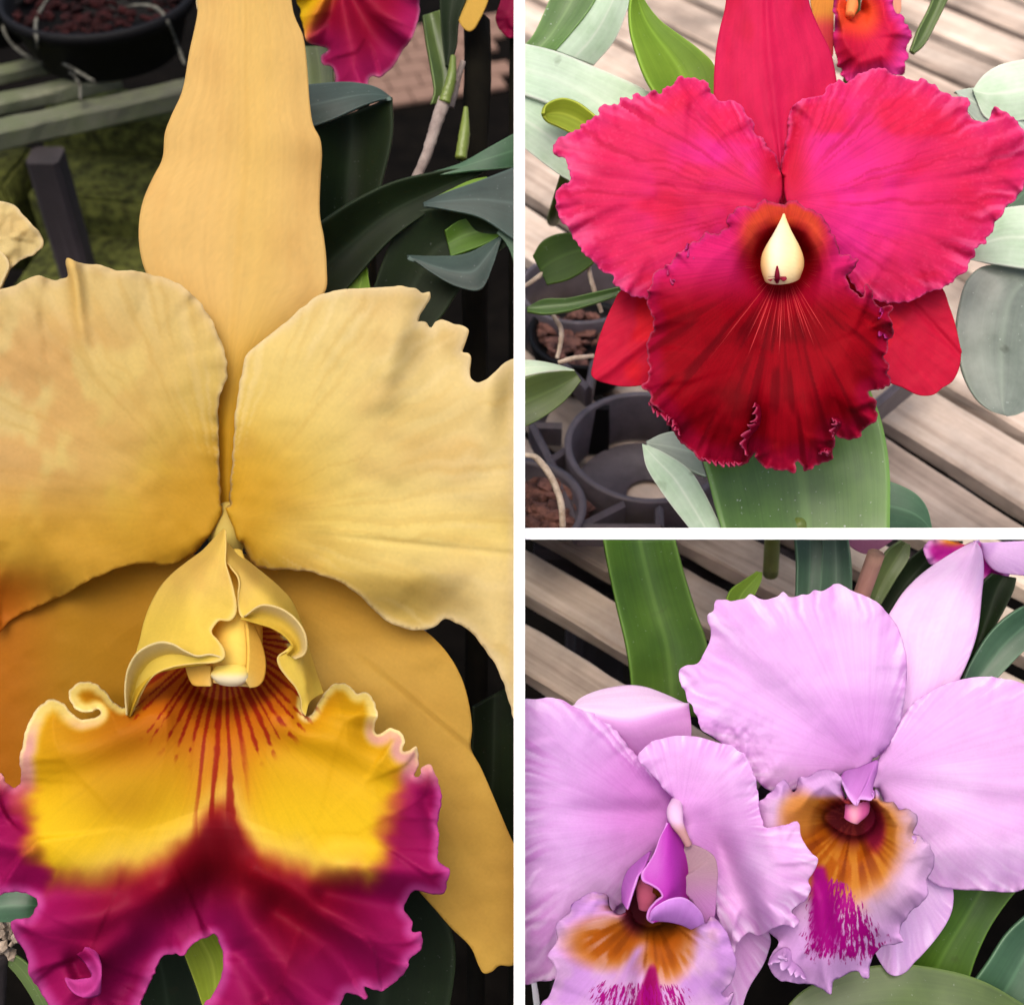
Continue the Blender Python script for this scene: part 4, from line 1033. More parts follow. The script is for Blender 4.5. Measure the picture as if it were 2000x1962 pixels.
pt = lp(215, 95, HB)
pot = thing('flower_pot', 'wide dark plastic pot of red bark on the mossy bench', 'pot', W2(*pt))
lathe('wall', pt, [(300, 2), (370, 190), (395, 195), (400, 240), (380, 244), (372, 215), (290, 60), (0, 60)], pot, M_pot, n=56)
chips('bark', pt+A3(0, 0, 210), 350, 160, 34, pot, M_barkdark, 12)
pt2 = lp(-10, 60, HB)
pot2 = thing('flower_pot', 'dark pot with orange bark at the top left corner', 'pot', W2(*pt2))
lathe('wall', pt2, [(190, 2), (220, 150), (232, 155), (235, 190), (222, 192), (215, 160), (170, 40), (0, 40)], pot2, M_pot, n=48)
chips('bark', pt2+A3(0, 0, 165), 200, 70, 32, pot2, plain_mat('orange_bark', (90, 42, 26), rough=.9, scale=120, bump=.6, c2=(150, 84, 56)), 14)
for lab, spine in (('grey aerial root trailing over the mossy bench slats', [(0, 30), (15, 75), (45, 105), (90, 125), (135, 140), (155, 165), (157, 195)]),
                   ('thin grey root hanging from the corner pot rim', [(95, -5), (80, 20), (70, 45), (72, 75), (85, 105), (120, 122), (185, 160)]),
                   ('pale root draped over the wide dark pot rim', [(240, 16), (275, 10), (305, 16), (325, 40), (345, 85), (360, 125)])):
    pts = []
    for i, (x, y) in enumerate(spine):
        z = float(on_plane(x, y, HB+45)[2]) if i > 2 else float(on_plane(x, y, HB+110)[2])
        pts.append((x, y, z))
    if 'rim' in lab: pts = [(x, y, float(on_plane(x, y, HB+200 if i < 4 else HB+60)[2])+60) for i, (x, y) in enumerate(spine)]
    r = tube('aerial_root', pts, [5, 7, 8, 7, 6], None, M_rootgrey, n=10, seg=60, wob=.25, seed=3)
    tag(r, lab, 'root')

wl = thing('mossy_wall', 'low wall of mossy blocks in the dark under the bench', 'wall', at(220, 600, -3200))
def block(px0, py0, px1, py1, d, dep, name='block'):
    A = px_local((px0+px1)/2, (py0+py1)/2, d); k = (D-d)/D
    w, h = (px1-px0)*k/2, (py1-py0)*k/2
    c = lev(A)
    bm = bmesh.new(); bmesh.ops.create_cube(bm, size=2)
    for v in bm.verts: v.co = Vector((v.co.x*w, v.co.y*dep, v.co.z*h))
    bmesh.ops.bevel(bm, geom=list(bm.edges), offset=18, segments=2, affect='EDGES')
    bmesh.ops.subdivide_edges(bm, edges=list(bm.edges), cuts=2, use_grid_fill=True)
    R = Matrix.Rotation(math.radians(-9), 3, 'Z')
    for v in bm.verts:
        p = R @ v.co
        nz = float(fbm(np.array([p.x/60]), np.array([p.z/60+p.y/40]), 77)[0])*10
        v.co = Vector(W2(c[0]+p.x, c[1]+p.y+nz, c[2]+p.z+nz*.6))
    me = bpy.data.meshes.new(name); bm.to_mesh(me); bm.free(); me.materials.append(M_moss)
    for f in me.polygons: f.use_smooth = True
    o = bpy.data.objects.new(name, me); sc.collection.objects.link(o); o.parent = wl; o.matrix_parent_inverse = wl.matrix_world.inverted()
block(100, 205, 470, 318, -3500, 160); block(95, 338, 470, 480, -3350, 200); block(-160, 300, 70, 500, -3600, 160)
block(80, 500, 480, 700, -3250, 240)
# pale paving glimpsed between the stems
pv = thing('paved_path', 'pinkish paving glimpsed between the stems at upper middle', 'paving', W2(*lp(880, 200, GZ+60)))
for i in range(9):
    for j in range(8):
        c = lp(820, 160, GZ+60)
        ax = math.radians(18)
        ex = A3(math.cos(ax), math.sin(ax), 0); ey = A3(-math.sin(ax), math.cos(ax), 0)
        q = c+ex*((i-4)*360+(j % 2)*180)+ey*((j-3)*300)
        w, h = 172, 142
        if q[0]+220 > -40 or q[0] < -2200 or j < 2: continue
        bm = bmesh.new(); bmesh.ops.create_cube(bm, size=2)
        for v in bm.verts:
            p = ex*v.co.x*w+ey*v.co.y*h+A3(0, 0, v.co.z*25)
            v.co = Vector(W2(*(q+p)))
        bmesh.ops.bevel(bm, geom=list(bm.edges), offset=8*S, segments=2, affect='EDGES')
        me = bpy.data.meshes.new('paver'); bm.to_mesh(me); bm.free(); me.materials.append(M_paver)
        o = bpy.data.objects.new('paver', me); sc.collection.objects.link(o); o.parent = pv; o.matrix_parent_inverse = pv.matrix_world.inverted()
# ------------------------------------------------------------------ RED ORCHID
GAIN[0] = 1.0
fr = thing('orchid_flower', 'crimson orchid with frilled petals, dark red lip and cream column', 'orchid', at(1530, 480, -60))
def c_rsep(X, Y, R, T):
    b = np.broadcast_to(A3(214, 30, 84), X.shape+(3,))
    b = mix(b, A3(200, 22, 62), .7*smooth(0, .6, fbm(X/60, Y/120, 81)))
    return b
surface('dorsal_sepal', [[(1495, -120), (1425, -30), (1415, 20), (1405, 60), (1397, 110), (1394, 170), (1397, 220), (1430, 260), (1490, 310), (1512, 360), (1516, 400)], [(1497, -120), (1497, -30), (1500, 60), (1512, 180), (1520, 260), (1526, 340), (1528, 400)], [(1500, -120), (1570, -30), (1585, 20), (1605, 65), (1622, 100), (1633, 150), (1636, 190), (1620, 240), (1560, 300), (1544, 360), (1540, 400)]],
        fr, MF_red, 90, 50, off=-70, thick=5, z=lambda X, Y, R, T: 22*np.sin(R*3.14)-10+6*fbm(X/60, Y/90, 82)+7*bump1(R, .5, .04), color=c_rsep)
def c_rpet(X, Y, R, T):
    r = np.hypot(X-1535, Y-400)
    b = np.broadcast_to(A3(218, 38, 92), X.shape+(3,))
    b = mix(b, A3(230, 44, 146), .85*bump1(r, 150, 110)*smooth(0, .5, .45+fbm(X/120, Y/120, 83)))
    b = mix(b, A3(222, 30, 72), .7*smooth(.0, .5, fbm(X/130, Y/80, 84)))
    b = mix(b, A3(196, 14, 44), .8*smooth(70, 20, np.abs(X-1528))*smooth(450, 330, Y))
    b = mix(b, A3(216, 40, 108), smooth(.88, .98, R)*.8)
    an = ang(X, Y, 1532, 400); an = np.where(an < -2.6, an+2*math.pi, an)
    fine = n2(an*34+1.6*fbm(X/50, Y/50, 185), r/200, 186)
    b = mix(b, A3(178, 10, 56), .35*smooth(.3, .75, fine)*smooth(50, 150, r))
    b = mix(b, A3(250, 120, 164), .55*smooth(.15, .7, -fine)*smooth(.82, .97, R))
    b = mix(b, A3(252, 130, 160), .16*smooth(.45, .8, n2(X/5.0, Y/5.0, 187))*smooth(.6, .9, R))
    b = mix(b, A3(236, 100, 160), smooth(.982, .998, R)*.7)
    return b
rpl = [(1524, 330), (1519, 312), (1517, 303), (1497, 285), (1493, 272), (1475, 260), (1472, 240), (1460, 225), (1448, 205), (1438, 200), (1425, 195), (1405, 196), (1395, 186), (1388, 182), (1385, 170), (1375, 158), (1365, 155), (1345, 152), (1325, 152), (1318, 163), (1305, 168), (1295, 172), (1290, 182), (1283, 180), (1275, 177), (1265, 186), (1255, 187), (1245, 181), (1237, 184), (1233, 194), (1222, 190), (1213, 192), (1208, 200), (1190, 205), (1180, 206), (1170, 213), (1173, 223), (1160, 228), (1155, 232), (1145, 240), (1133, 246), (1135, 252), (1125, 254), (1112, 260), (1100, 268), (1090, 272), (1082, 280), (1079, 295), (1085, 304), (1098, 308), (1107, 320), (1112, 338), (1113, 352), (1105, 360), (1090, 367), (1085, 380), (1085, 395), (1090, 415), (1098, 435), (1108, 445), (1115, 455), (1127, 475), (1137, 492), (1150, 505), (1163, 515), (1170, 525), (1185, 535), (1197, 540), (1197, 555), (1210, 562), (1222, 572), (1240, 580), (1265, 585), (1290, 592), (1330, 560), (1400, 490), (1500, 425)]
rpr = [(1522, 330), (1526, 312), (1531, 298), (1536, 270), (1540, 230), (1550, 205), (1570, 193), (1590, 190), (1605, 187), (1615, 172), (1630, 162), (1640, 156), (1650, 163), (1665, 152), (1675, 144), (1690, 140), (1700, 135), (1715, 133), (1730, 134), (1745, 145), (1765, 148), (1777, 157), (1790, 157), (1803, 154), (1815, 161), (1830, 168), (1837, 177), (1850, 183), (1863, 188), (1872, 187), (1885, 190), (1894, 200), (1891, 215), (1893, 225), (1905, 235), (1920, 238), (1935, 228), (1939, 210), (1945, 209), (1960, 217), (1975, 225), (1988, 235), (1995, 250), (2002, 262), (2008, 300), (2010, 330), (2003, 360), (1995, 375), (1985, 388), (1975, 395), (1962, 405), (1960, 415), (1955, 425), (1945, 432), (1942, 440), (1938, 455), (1925, 465), (1925, 475), (1905, 485), (1905, 500), (1893, 510), (1888, 530), (1870, 540), (1855, 555), (1840, 562), (1815, 572), (1785, 585), (1770, 590), (1745, 592), (1690, 580), (1640, 520), (1590, 470), (1550, 430)]
def z_rp(cx, s):
    def f(X, Y, R, T):
        return 42*R-66*R**2+10*fbm(X/110, Y/110, s)-3*bump1(Y-400-.02*(X-cx)*np.sign(X-cx)*-8, 0, 10)
    return f
surface('petal', [[(1528, 345), (1528, 375), (1520, 405), (1510, 425)], rpl], fr, MF_red, 520, 90, off=-8, thick=2.5, z=z_rp(1530, 85),
        ruffle=[(13, 34, 5, 21), (9, 13, 10, 22), (4, 7, 18, 23)], jitter=[(2.2, 6, 40, 24), (1.6, 13, 30, 25)], color=c_rpet)
surface('petal', [[(1530, 345), (1532, 375), (1540, 405), (1548, 428)], rpr], fr, MF_red, 520, 90, off=-12, thick=2.5, z=z_rp(1530, 86),
        ruffle=[(13, 36, 5, 26), (9, 13, 10, 27), (4, 7, 18, 28)], jitter=[(2.2, 6, 40, 29), (1.6, 13, 30, 30)], color=c_rpet)
def c_rlat(X, Y, R, T):
    b = np.broadcast_to(A3(204, 22, 60), X.shape+(3,))
    return mix(b, A3(222, 22, 44), smooth(0, .5, fbm(X/70, Y/90, 87)))
surface('lateral_sepal', [[(1480, 470), (1490, 500)], [(1400, 480), (1260, 540), (1210, 570), (1198, 592), (1185, 620), (1170, 660), (1158, 710), (1155, 732), (1165, 742), (1190, 750), (1220, 755), (1255, 752), (1310, 740), (1380, 690), (1440, 600)]], fr, MF_red, 110, 40, off=-75, thick=5, z=lambda X, Y, R, T: -20*R+6*fbm(X/60, Y/60, 88)+6*bump1(Y-740+(X-1165)*.75, 0, 12), color=c_rlat)
surface('lateral_sepal', [[(1570, 470), (1560, 500)], [(1650, 500), (1790, 540), (1838, 560), (1855, 600), (1865, 630), (1872, 660), (1877, 690), (1873, 720), (1860, 745), (1840, 758), (1825, 770), (1805, 773), (1790, 770), (1765, 757), (1735, 745), (1680, 700), (1600, 600)]], fr, MF_red, 110, 40, off=-75, thick=5, z=lambda X, Y, R, T: -20*R+6*fbm(X/60, Y/60, 89)-6*bump1(Y-600-(X-1790)*1.1, 0, 10), color=c_rlat)
GAIN[0] = .62
rlip = [(1531, 402), (1520, 396), (1508, 394), (1490, 391), (1478, 397), (1472, 403), (1455, 400), (1440, 405), (1430, 415), (1420, 430), (1422, 445), (1415, 450), (1400, 457), (1380, 455), (1375, 463), (1355, 470), (1345, 480), (1330, 490), (1315, 500), (1305, 515), (1290, 525), (1278, 535), (1275, 545), (1270, 565), (1265, 590), (1275, 620), (1280, 640), (1265, 660), (1262, 690), (1268, 720), (1260, 745), (1255, 752), (1265, 765), (1272, 785), (1290, 805), (1300, 820), (1318, 840), (1320, 855), (1333, 865), (1345, 880), (1360, 890), (1380, 900), (1400, 905), (1430, 908), (1450, 908), (1465, 897), (1475, 884), (1480, 900), (1500, 912), (1512, 920), (1530, 918), (1550, 922), (1558, 903), (1570, 918), (1590, 915), (1605, 905), (1625, 900), (1630, 880), (1633, 860), (1629, 843), (1640, 855), (1655, 858), (1680, 852), (1690, 840), (1705, 830), (1711, 810), (1710, 785), (1700, 772), (1694, 765), (1715, 762), (1735, 755), (1737, 730), (1730, 700), (1735, 670), (1748, 650), (1745, 630), (1735, 615), (1742, 600), (1718, 600), (1706, 585), (1700, 562), (1691, 558), (1685, 576), (1675, 575), (1662, 555), (1655, 540), (1668, 522), (1675, 510), (1660, 500), (1640, 495), (1635, 475), (1620, 450), (1610, 430), (1590, 415), (1575, 405), (1563, 394), (1550, 392), (1540, 396), (1533, 402)]
rin = [(1530, 478), (1505, 485), (1492, 505), (1496, 530), (1510, 545), (1530, 550), (1550, 545), (1563, 530), (1567, 505), (1554, 485), (1531, 478)]
def c_rlip(X, Y, R, T):
    b = np.broadcast_to(A3(178, 2, 26), X.shape+(3,))
    b = mix(b, A3(140, 0, 16), smooth(.0, .55, fbm(X/100, Y/80, 91))*smooth(560, 680, Y))
    b = mix(b, A3(196, 12, 34), .8*bump1(X, 1640, 60)*bump1(Y, 660, 70)+.8*bump1(X, 1550, 50)*bump1(Y, 820, 80))
    b = mix(b, A3(255, 44, 130), smooth(620, 500, Y)*smooth(50, 110, np.hypot(X-1530, Y-500)))
    b = mix(b, A3(255, 90, 60), bump1(np.hypot(X-1530, (Y-470)*1.0), 66, 22)*smooth(540, 440, Y))
    b = mix(b, A3(186, 8, 24), smooth(58, 46, np.hypot((X-1530)*.9, (Y-505)*.9)))
    b = mix(b, A3(232, 80, 40), bump1(X, 1530, 40)*bump1(Y, 430, 18))
    b = mix(b, A3(190, 12, 62), .85*smooth(.86, .95, R)*smooth(520, 600, Y))
    b = mix(b, A3(250, 60, 150), .6*smooth(.9, .97, R)*smooth(640, 480, Y))
    al = ang(X, Y, 1528, 520); fl_ = n2(al*26, np.hypot(X-1528, Y-520)/120, 188)
    b = mix(b, A3(104, 0, 14), .5*smooth(.2, .7, fl_)*smooth(560, 640, Y))
    b = mix(b, A3(246, 110, 140), smooth(.985, .998, R)*.8)
    return b
def s_rlip(X, Y, R, T):
    a = np.abs(ang(X, Y, 1527, 500)-1.57)
    s = .34+.23*smooth(1.0, .3, a)*smooth(545, 560, Y)*smooth(780, 600, Y)
    s = np.maximum(s, .54*smooth(2.2, 1.4, a)*smooth(96, 70, np.hypot(X-1528, Y-510))*smooth(44, 54, np.hypot(X-1528, Y-510)))
    return np.where(Y < 440, 0, s)
def z_rlip(X, Y, R, T):
    a = ang(X, Y, 1528, 520)
    zz = prof(R, [0, .1, .25, .45, .7, .9, 1], [-6, 8, 40, 72, 84, 68, 50])
    zz = zz-40*smooth(500, 440, Y)*bump1(X, 1530, 45)-25*smooth(480, 400, Y)*smooth(.5, 1, R)
    lo = smooth(700, 820, Y)
    zz += -40*smooth(760, 930, Y)
    zz += lo*(26*bump1(a, 1.40, .10)-30*bump1(a, 1.72, .045)+20*bump1(a, 1.85, .12)+22*bump1(a, 1.02, .08)-18*bump1(a, 1.2, .05)-20*bump1(a, .93, .05)+16*bump1(a, 2.2, .1))*smooth(.45, .9, R)
    return zz
rl = surface('lip', [rin, rlip], fr, MF_rlip, hole=True, step=3.2, off=26, thick=3.5, z=z_rlip, color=c_rlip, stripe=s_rlip,
        ruffle=[(22, 46, 5, 31), (16, 17, 9, 32), (7, 8, 16, 33)], jitter=[(3.2, 8, 30, 34), (2.5, 18, 20, 35)])
# crimped ribbons of margin folded up on the lip
def frill(par, mat, spine, w, d, col, n=90, amp=10, seed=1, wl=12):
    top, _ = resample(spine, n)
    t = np.gradient(top[:, :2], axis=0); t /= np.linalg.norm(t, axis=1)[:, None]
    nrm = np.stack([-t[:, 1], t[:, 0]], 1)
    u = np.arange(n)*1.0
    env = np.sin(np.linspace(0, math.pi, n))**.6
    wave = amp*np.sin(u*2*math.pi/wl+2*n1(u/9, seed))*env
    e0 = top.copy(); e0[:, 2] = d
    e1 = top.copy(); e1[:, :2] += nrm*(w*env)[:, None]+nrm*wave[:, None]*.45+t*(wave*.35)[:, None]; e1[:, 2] = d+14*env+wave*.8
    e0[:, :2] -= nrm*(w*.6*env)[:, None]; e0[:, 2] = d-12
    mid = (e0+e1)/2; mid[:, 2] += 5
    return surface('frill', [e0, mid, e1], par, mat, n*2, 12, thick=3, color=lambda X, Y, R, T: mix(np.broadcast_to(A3(*col[0]), X.shape+(3,)), A3(*col[1]), smooth(.55, 1, R)), stripe=lambda X, Y, R, T: X*0)
RC = ((176, 8, 54), (240, 96, 136))
frill(rl, MF_rlip, [(1470, 770), (1482, 800), (1478, 830), (1462, 850), (1456, 872), (1462, 890)], 9, 104, RC, seed=2)
frill(rl, MF_rlip, [(1625, 815), (1640, 824), (1632, 840), (1628, 855)], 7, 96, RC, n=50, seed=3)
frill(rl, MF_rlip, [(1268, 785), (1290, 805), (1310, 812), (1322, 830), (1330, 850)], 7, 84, RC, seed=5)
frill(rl, MF_rlip, [(1722, 600), (1728, 620), (1722, 640), (1735, 660)], 9, 78, ((176, 20, 90), (222, 70, 160)), n=50, seed=6)
frill(rl, MF_rlip, [(1344, 475), (1350, 490), (1362, 500), (1358, 512)], 8, 80, ((206, 40, 120), (230, 80, 160)), n=40, seed=7)
frill(rl, MF_rlip, [(1306, 525), (1314, 540), (1325, 548), (1310, 560)], 8, 80, ((196, 26, 90), (226, 80, 140)), n=40, seed=8)
frill(rl, MF_rlip, [(1598, 885), (1610, 876), (1622, 880), (1618, 892)], 7, 80, RC, n=40, seed=9)
frill(rl, MF_rlip, [(1370, 892), (1400, 898), (1425, 900), (1450, 902)], 7, 76, RC, n=80, seed=10)
GAIN[0] = 1.0
# column
def c_rcol(X, Y, R, T):
    b = np.broadcast_to(A3(242, 216, 160), X.shape+(3,))
    b = mix(b, A3(240, 190, 120), smooth(445, 420, Y)); b = mix(b, A3(246, 226, 190), bump1(X, 1515, 16))
    b = mix(b, A3(230, 186, 120), smooth(20, 42, np.abs(X-1528)))  # darker flanks: shading of the column's facets painted into the colour
    return b
rc = tube('column', [(1531, 418, 66), (1530, 445, 76), (1529, 480, 84), (1528, 510, 88), (1528, 530, 86), (1528, 544, 78)], [1.5, 7, 13, 20, 28, 35, 40, 41, 39, 33], fr, MF_cream, n=40, seg=60, flat=.75, color=c_rcol)
tube('stigma', [(1518, 520, 118), (1518, 532, 121), (1518, 543, 117), (1518, 551, 104)], [1.5, 4, 5.5, 3], rc, MF_red, n=12, seg=20, color=lambda X, Y, R, T: np.broadcast_to(A3(128, 14, 44), X.shape+(3,)))
sheet('anther_cap', [(1500, 540), (1536, 540)], [(1500, 546), (1506, 549), (1511, 545), (1518, 553), (1525, 545), (1530, 549), (1537, 545), (1536, 541)][::-1], rc, MF_red, off=112, step=2, thick=3, color=lambda X, Y, R, T: np.broadcast_to(A3(160, 30, 60), X.shape+(3,)))
tube('stem', [(1530, 440, -60), (1528, 520, -200), (1520, 760, -420), (1510, 1020, -600), (1505, 1120, -740)], [26, 20, 18, 18, 20], fr, M_stemgreen, n=14)

# second red orchid at the top
fr2 = thing('orchid_flower', 'small pinkish red orchid with orange throat behind, at the top', 'orchid', at(1690, -60, -420))
def c_r2(X, Y, R, T):
    b = np.broadcast_to(A3(214, 24, 76), X.shape+(3,))
    b = mix(b, A3(238, 84, 44), 1-smooth(30, 70, np.hypot(X-1668, Y-28)))
    b = mix(b, A3(226, 60, 150), smooth(.7, .95, R)); b = mix(b, A3(196, 16, 58), bump1(X, 1655, 40)*bump1(Y, 100, 40))
    return b
surface('lip', [[(1660, 20), (1668, 30), (1680, 20)], [(1640, -30), (1628, 0), (1630, 30), (1630, 60), (1630, 90), (1634, 115), (1640, 135), (1650, 155), (1690, 160), (1735, 150), (1764, 145), (1766, 120), (1776, 108), (1772, 92), (1775, 80), (1782, 62), (1770, 50), (1765, 34), (1750, 26), (1742, 5), (1740, -30), (1690, -50)]],
        fr2, MF_red, 260, 50, off=-390, z=lambda X, Y, R, T: prof(R, [0, .3, .7, 1], [-30, 20, 40, 10]), color=c_r2, ruffle=[(20, 22, 4, 36), (9, 9, 8, 37)], jitter=[(3.5, 9, 14, 38)])
tube('column', [(1665, -5, -395), (1664, 12, -370), (1660, 30, -355)], [10, 14, 10], fr2, MF_cream, color=lambda X, Y, R, T: np.broadcast_to(A3(240, 136, 76), X.shape+(3,)))
surface('sepal', [[(1600, -40), (1610, -50), (1630, -40)], [(1585, -40), (1584, 10), (1600, 60), (1618, 100), (1626, 110), (1628, 60), (1630, 10), (1636, -40)]], fr2, MF_red, 60, 20, off=-450, color=lambda X, Y, R, T: mix(np.broadcast_to(A3(222, 150, 60), X.shape+(3,)), A3(222, 70, 80), smooth(20, 60, Y)))
surface('sepal', [[(1740, -40), (1745, -45)], [(1735, -40), (1738, 10), (1748, 28), (1758, 26), (1760, 0), (1752, -40)]], fr2, MF_red, 40, 16, off=-450, color=lambda X, Y, R, T: np.broadcast_to(A3(232, 170, 140), X.shape+(3,)))
tube('stem', [(1672, -20, -440), (1660, 120, -560), (1640, 330, -760), (1625, 420, -1050)], [13, 12, 13, 15], fr2, M_stemgreen)

# ------------------------------------------------------------------ foliage, pots and tray round the red orchid
pr = thing('orchid_plant', 'pale grey green strap leaves left of the red orchid', 'plant', W2(*lp(1080, 420, H)))
leaf('leaf', [(1019, 84, -300), (1085, 100, -290), (1160, 130, -280), (1250, 170, -270), (1320, 215, -260)], [(1019, 182, -260), (1080, 205, -250), (1130, 235, -245), (1190, 290, -250), (1250, 320, -260)], pr, ML_pale, fold=-8, nv=20)
leaf('leaf', [(1019, 175, -275), (1070, 205, -265), (1120, 240, -260), (1180, 300, -260)], [(1019, 285, -290), (1050, 310, -285), (1090, 340, -280), (1125, 360, -275)], pr, ML_pale, fold=6)
leaf('leaf', [(1085, -30, -420), (1060, 30, -410), (1040, 70, -400), (1022, 90, -400)], [(1180, -30, -420), (1150, 20, -410), (1110, 70, -400), (1084, 98, -390)], pr, ML_mid, fold=-10)
leaf('leaf', [(1180, -30, -425), (1150, 20, -415), (1110, 70, -405), (1084, 98, -395)], [(1240, -30, -430), (1225, 20, -430), (1200, 80, -430), (1160, 128, -430)], pr, ML_pale, fold=8)
leaf('leaf', [(1064, 222, -200), (1066, 208, -200), (1080, 198, -200), (1100, 193, -200), (1125, 200, -200), (1150, 218, -200), (1175, 240, -200)], [(1065, 226, -205), (1070, 236, -210), (1090, 246, -215), (1110, 256, -215), (1130, 265, -215), (1150, 272, -215), (1170, 280, -215)], pr, ML_yellow, fold=-10)
leaf('leaf', [(1242, -30, -240), (1232, 10, -240), (1233, 60, -235), (1245, 105, -230), (1262, 150, -225), (1285, 190, -220), (1310, 250, -230)], [(1245, -30, -245), (1262, 5, -250), (1290, 40, -250), (1330, 70, -245), (1370, 100, -240), (1396, 130, -240), (1410, 260, -250)], pr, ML_bright, fold=-22, curl=12)
tube('stem', [(1110, 330, -320), (1090, 400, -600), (1080, 430, -1100)], [14, 16, 18], pr, M_stemgreen)

pr2 = thing('orchid_plant', 'broad pale and slate grey leaves right of the red orchid', 'plant', W2(*lp(1985, 700, H)))
leaf('leaf', [(2040, 110, -330), (1990, 118, -330), (1950, 128, -330), (1920, 148, -330), (1900, 175, -330)], [(2040, 230, -330), (2000, 235, -330), (1960, 240, -330), (1925, 230, -330), (1902, 182, -330)], pr2, ML_pale, fold=10)
leaf('leaf', [(1865, 178, -345), (1900, 172, -345), (1940, 178, -345), (2000, 215, -345), (2040, 250, -345)], [(1868, 182, -345), (1900, 230, -340), (1930, 250, -335), (1990, 270, -330), (2040, 330, -330)], pr2, ML_grey, fold=8)
leaf('leaf', [(2050, 400, -300), (1990, 402, -300), (1950, 410, -300), (1910, 440, -300), (1880, 480, -310)], [(2050, 530, -270), (2000, 524, -270), (1960, 518, -272), (1920, 512, -280), (1885, 505, -300)], pr2, ML_pale, fold=8)
leaf('leaf', [(2050, 515, -320), (1990, 515, -310), (1950, 516, -300), (1915, 522, -295), (1890, 545, -290), (1875, 590, -280), (1868, 640, -270), (1872, 690, -262), (1885, 740, -255), (1908, 780, -252), (1935, 802, -250), (1965, 812, -250)], [(2060, 520, -320), (2050, 560, -310), (2050, 600, -300), (2050, 650, -290), (2045, 700, -280), (2040, 740, -270), (2030, 770, -262), (2015, 790, -258), (2000, 803, -254), (1985, 810, -252), (1975, 812, -250), (1966, 813, -250)], pr2, ML_slate, fold=12)
leaf('leaf', [(1835, -30, -420), (1815, 20, -410), (1795, 60, -400), (1780, 100, -395)], [(1862, -30, -420), (1830, 40, -410), (1805, 85, -400), (1785, 102, -395)], pr2, ML_olive, fold=-8)
leaf('leaf', [(1960, 400, -340), (1975, 370, -340), (2000, 330, -340), (2040, 300, -340)], [(1975, 410, -340), (2000, 410, -340), (2020, 400, -340), (2050, 380, -340)], pr2, ML_teal, fold=0)
tube('stem', [(2050, 500, -320), (2060, 600, -600), (2040, 680, -1000)], [16, 18, 20], pr2, M_stemgreen)

pr3 = thing('orchid_plant', 'broad green leaf with pale companions under the red lip', 'plant', W2(*lp(1540, 1020, H)))
leaf('leaf', [(1360, 850, -120), (1375, 900, -110), (1392, 960, -105), (1412, 1036, -100)], [(1690, 740, -130), (1715, 800, -120), (1730, 860, -112), (1738, 930, -106), (1738, 1036, -100)], pr3, ML_mid, fold=-40, nu=60, nv=36)
leaf('leaf', [(1254, 868, -150), (1262, 910, -145), (1285, 950, -140), (1310, 985, -138), (1350, 1036, -135)], [(1254, 866, -150), (1290, 880, -140), (1345, 915, -132), (1375, 960, -130), (1412, 1036, -125)], pr3, ML_pale, fold=8)
leaf('leaf', [(1262, 862, -170), (1290, 848, -170), (1315, 842, -170), (1350, 840, -170)], [(1265, 868, -160), (1300, 890, -155), (1350, 918, -150), (1380, 930, -150)], pr3, ML_grey, fold=-10)
leaf('leaf', [(1738, 940, -200), (1760, 948, -200), (1790, 965, -200), (1810, 990, -200), (1822, 1036, -200)], [(1735, 1036, -200), (1750, 1036, -200), (1775, 1036, -200), (1800, 1036, -200), (1820, 1037, -200)], pr3, ML_teal, fold=10)
leaf('leaf', [(1770, 1037, -110), (1800, 1037, -115), (1960, 1036, -130)], [(1760, 1036, -110), (1900, 1036, -120), (2000, 985, -130)], pr3, ML_slate, fold=0) if False else None
tube('stem', [(1560, 1025, -140), (1560, 1033, -500), (1545, 1030, -950)], [16, 18, 20], pr3, M_stemgreen)

# black plastic carrier tray with round pot holes
HT = H+170
tr = thing('pot_tray', 'black plastic pot tray with open rings on the bench', 'tray', W2(*lp(1260, 860, H)))
def ring(c, r, h0, h1, w, name='ring', par=None, mat=None, n=56):
    return lathe(name, c, [(r, h0), (r, h1-3), (r+3, h1), (r+w-3, h1), (r+w, h1-3), (r+w, h0), (r, h0)], par, mat, n)
c1 = lp(1265, 868, HT); 
clamp_obj(ring(c1, 205, -165, 0, 20, 'ring', tr, M_plastic2), [PUP])
clamp_obj(lathe('cup_base', c1+A3(10, -30, 0), [(205, -150), (60, -158), (60, -166), (205, -162)], tr, M_plastic2, 48), [PUP])
for a0 in (2.5, 4.2, .3):
    q = c1+A3(math.cos(a0)*130, math.sin(a0)*130, -150)
plank('upright_bar', c1+A3(-125, 165, -10), c1+A3(-120, 150, -165), 62, 20, tr, M_pot, 91, up=(0, 1, 0))
plank('upright_bar', c1+A3(110, 165, -10), c1+A3(105, 150, -165), 62, 20, tr, M_pot, 92, up=(0, 1, 0))
for (xa, ya), (xb, yb) in (((1040, 824), (1098, 826)), ((1075, 892), (1112, 868)), ((1130, 1022), (1218, 978)), ((1288, 986), (1290, 1024)), ((1160, 700), (1150, 752)), ((1098, 702), (1150, 752)), ((1040, 824), (1075, 892)), ((1040, 824), (1098, 702)), ((1075, 892), (1130, 1022)), ((1130, 1022), (1290, 1024))):
    a, b = lp(xa, ya, HT), lp(xb, yb, HT)
    plank('rib', a-A3(0, 0, 42), b-A3(0, 0, 42), 22, 84, tr, M_plastic2, 94, rough=.6, clip=())
a, b = lp(1690, 800, HT), lp(1810, 700, HT)
plank('side_wall', a-A3(0, 0, 50), b-A3(0, 0, 50), 26, 110, tr, M_plastic2, 95, rough=.8)
c3 = lp(1130, 560, HT)
clamp_obj(ring(c3, 170, -165, 0, 16, 'ring', tr, M_plastic2), [PX])

